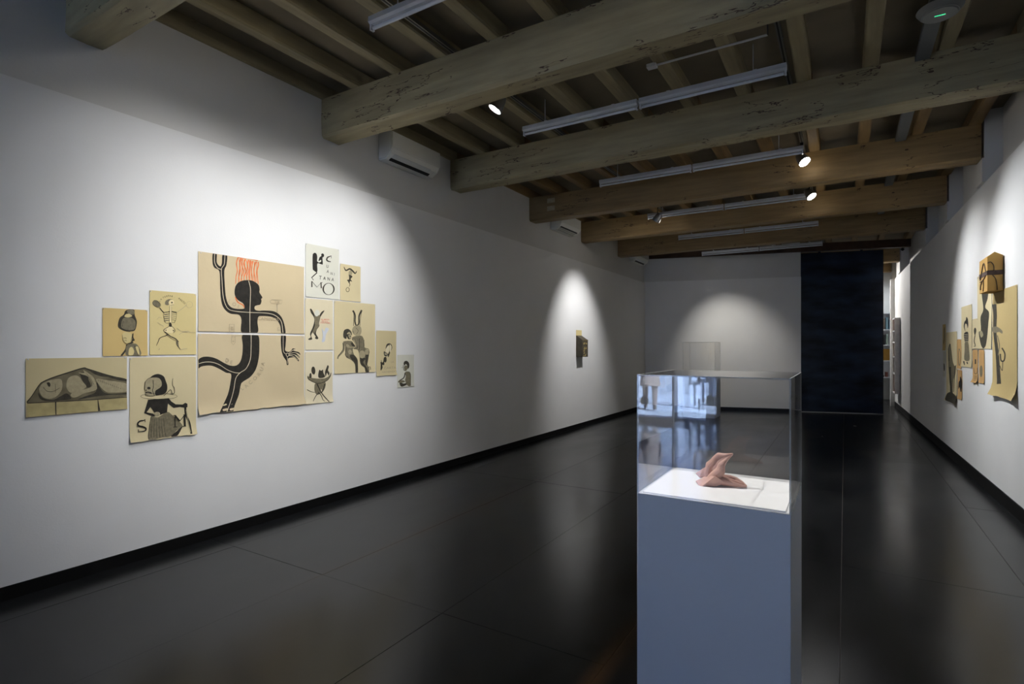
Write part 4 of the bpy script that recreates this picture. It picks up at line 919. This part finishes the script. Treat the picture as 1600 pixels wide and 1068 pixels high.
spots_b = [(.90, 2.024, .075), (.99, 2.024, .055), (.93, 1.584, .05), (1.0, 1.584, .04), (.92, 1.144, .16), (.98, .674, .06), (.88, .674, .0), (1.06, 2.024, .04)]
for (lb, h, c), (x, z, w) in zip(bkl, spots_b):
    if w == 0: lo, hi = (x-.02, bsy+.02, z), (x+.07, bsy+.24, z+h)
    else: lo, hi = (x, bsy+.02, z), (x+w, bsy+.24, z+h)
    b = thing('book', lb, 'book', (0, 0, 0), 0, 'books on the shelf beyond the door')
    boxo('cover', lo, hi, mat('book_%d_%d_%d' % c, srgb(*c), .5, .1, 12), b, .003)
    boxo('pages', (lo[0]+.004, lo[1]+.01, hi[2]-.004) if w else (hi[0]-.004, lo[1]+.01, lo[2]+.004), (hi[0]-.004, hi[1]-.004, hi[2]+.001) if w else (hi[0]+.001, hi[1]-.004, hi[2]-.004), TOPW, b)

# ------------------------------------------------------------------ street outside the window (seen mirrored in the front cover)
st = boxo('street_ground', (-40, -45, -.16), (25, YB-.12, -.02), mat('street_paving', srgb(146, 148, 152), .8, .12, 2), None); struct(st)
for q in range(7):
    boxo('crossing_stripe', (-3.98-.19*q, -9.75-.62*q, -.021), (-3.05-.12*q, -9.4-.62*q, -.012), mat('road_paint', srgb(235, 238, 240), .7, .05, 4), st)
fac = struct(boxo('street_facade', (-40, -30, -.02), (25, -29, 5), mat('pale_facade', srgb(188, 190, 194), .8, .1, 1), None))
for q in range(6):
    boxo('facade_window', (-12+3.2*q, -28.99, 1.0), (-10.6+3.2*q, -28.95, 2.8), mat('facade_glass', srgb(60, 74, 92), .2, .1, 4), fac)
pk = thing('signpost', 'grey signpost by the crossing, mirrored in the front display cover', 'signpost', (-3.9, -14.6, -.02))
bm = bmesh.new(); cyl(bm, (0, 0, 0), (0, 0, 2.6), .05, 12); link_mesh('pole', bm, DARKMETAL, pk)
boxo('sign_plate', (-.28, -.02, .55), (.28, .02, 1.25), DARKMETAL, pk)
lp = thing('lamp_post', 'thick grey street post mirrored at the right of the blue reflection', 'street lamp', (-2.95, -10.2, -.02))
bm = bmesh.new(); cyl(bm, (0, 0, 0), (0, 0, 3.6), .13, 20, .10); link_mesh('pole', bm, mat('post_grey', srgb(96, 104, 118), .5, .1, 6), lp)
bm = bmesh.new(); cyl(bm, (0, 0, 0), (0, 0, .25), .19, 20); link_mesh('base', bm, DARKMETAL, lp)
tl = thing('traffic_light', 'dark traffic light with round lenses mirrored near the street post', 'traffic light', (-3.35, -10.8, -.02))
bm = bmesh.new(); cyl(bm, (0, 0, 0), (0, 0, 2.2), .03, 10); link_mesh('pole', bm, DARKMETAL, tl)
boxo('signal_box', (-.14, -.12, .55), (.14, .06, 1.25), DARKMETAL, tl, .02)
for z in (.72, .98, 1.14):
    bm = bmesh.new(); cyl(bm, (0, .06, z), (0, .075, z), .07, 16); link_mesh('lens', bm, TUBEM, tl)
def pedestrian():
    bm = bmesh.new(); lay = bm.verts.layers.skin.verify()
    pts = {'pel': (0, 0, .95, .15), 'chest': (0, .02, 1.32, .17), 'neck': (0, .02, 1.50, .06), 'head': (0, .05, 1.62, .10), 'crown': (0, .04, 1.72, .085)}
    for sd_ in (-1, 1):
        n = 'l' if sd_ < 0 else 'r'; st_ = .16*sd_
        pts.update({n+'hip': (.10*sd_, 0, .88, .115), n+'knee': (.11*sd_, st_*.6+.03, .50, .075), n+'ank': (.10*sd_, st_*1.1, .09, .05), n+'toe': (.10*sd_, st_*1.1+.17, .035, .04),
                    n+'sho': (.19*sd_, .02, 1.40, .075), n+'elb': (.25*sd_, -.04-.06*sd_, 1.12, .055), n+'wri': (.23*sd_, .08-.05*sd_, .90, .038), n+'hand': (.22*sd_, .12-.05*sd_, .82, .03)})
    V = {}
    for k_, (x, y, z, r) in pts.items():
        v = bm.verts.new((x, y, z)); v[lay].radius = (r, r); V[k_] = v
    V['pel'][lay].use_root = True
    E = [('pel', 'chest'), ('chest', 'neck'), ('neck', 'head'), ('head', 'crown')]
    for n in 'lr': E += [('pel', n+'hip'), (n+'hip', n+'knee'), (n+'knee', n+'ank'), (n+'ank', n+'toe'), ('chest', n+'sho'), (n+'sho', n+'elb'), (n+'elb', n+'wri'), (n+'wri', n+'hand')]
    for a, b in E: bm.edges.new((V[a], V[b]))
    root = thing('person', 'person in a brown coat walking by the crossing, mirrored in the front display cover', 'person', (-4.06, -9.25, -.02), math.radians(160))
    o = link_mesh('body', bm, mat('brown_coat', srgb(150, 128, 112), .8, .1, 10), root)
    o.modifiers.new('s', 'SKIN'); sb = o.modifiers.new('u', 'SUBSURF'); sb.levels = 2; sb.render_levels = 2
    dg = bpy.context.evaluated_depsgraph_get(); me = bpy.data.meshes.new_from_object(o.evaluated_get(dg)); o.modifiers.clear(); o.data = me
    me.materials.clear(); me.materials.append(MATS['brown_coat']); me.materials.append(mat('skin_tone', srgb(196, 150, 126), .6, .05, 20)); me.materials.append(mat('tan_trousers', srgb(132, 114, 104), .8, .1, 20))
    for p in me.polygons:
        p.use_smooth = True
        c = p.center
        if c.z > 1.50 or (abs(c.x) > .17 and c.z < .88 and c.z > .7): p.material_index = 1
        elif c.z < .62: p.material_index = 2
    bm = bmesh.new()   # coat skirt
    rings = []
    for z, rx, ry in ((1.30, .20, .16), (1.0, .19, .155), (.80, .22, .19), (.60, .25, .22)):
        rings.append([bm.verts.new((rx*math.cos(2*math.pi*i/24), ry*math.sin(2*math.pi*i/24), z)) for i in range(24)])
    for a, b in zip(rings[:-1], rings[1:]):
        for i in range(24): bm.faces.new((a[i], a[(i+1) % 24], b[(i+1) % 24], b[i]))
    link_mesh('coat', bm, MATS['brown_coat'], root, True)
    bm = bmesh.new(); bmesh.ops.create_icosphere(bm, subdivisions=3, radius=.112, matrix=Matrix.Translation((0, .02, 1.70)) @ Matrix.Diagonal((.95, 1.05, .95, 1)))
    link_mesh('hair', bm, mat('dark_hair', srgb(50, 38, 30), .7, .2, 30), root, True)
pedestrian()
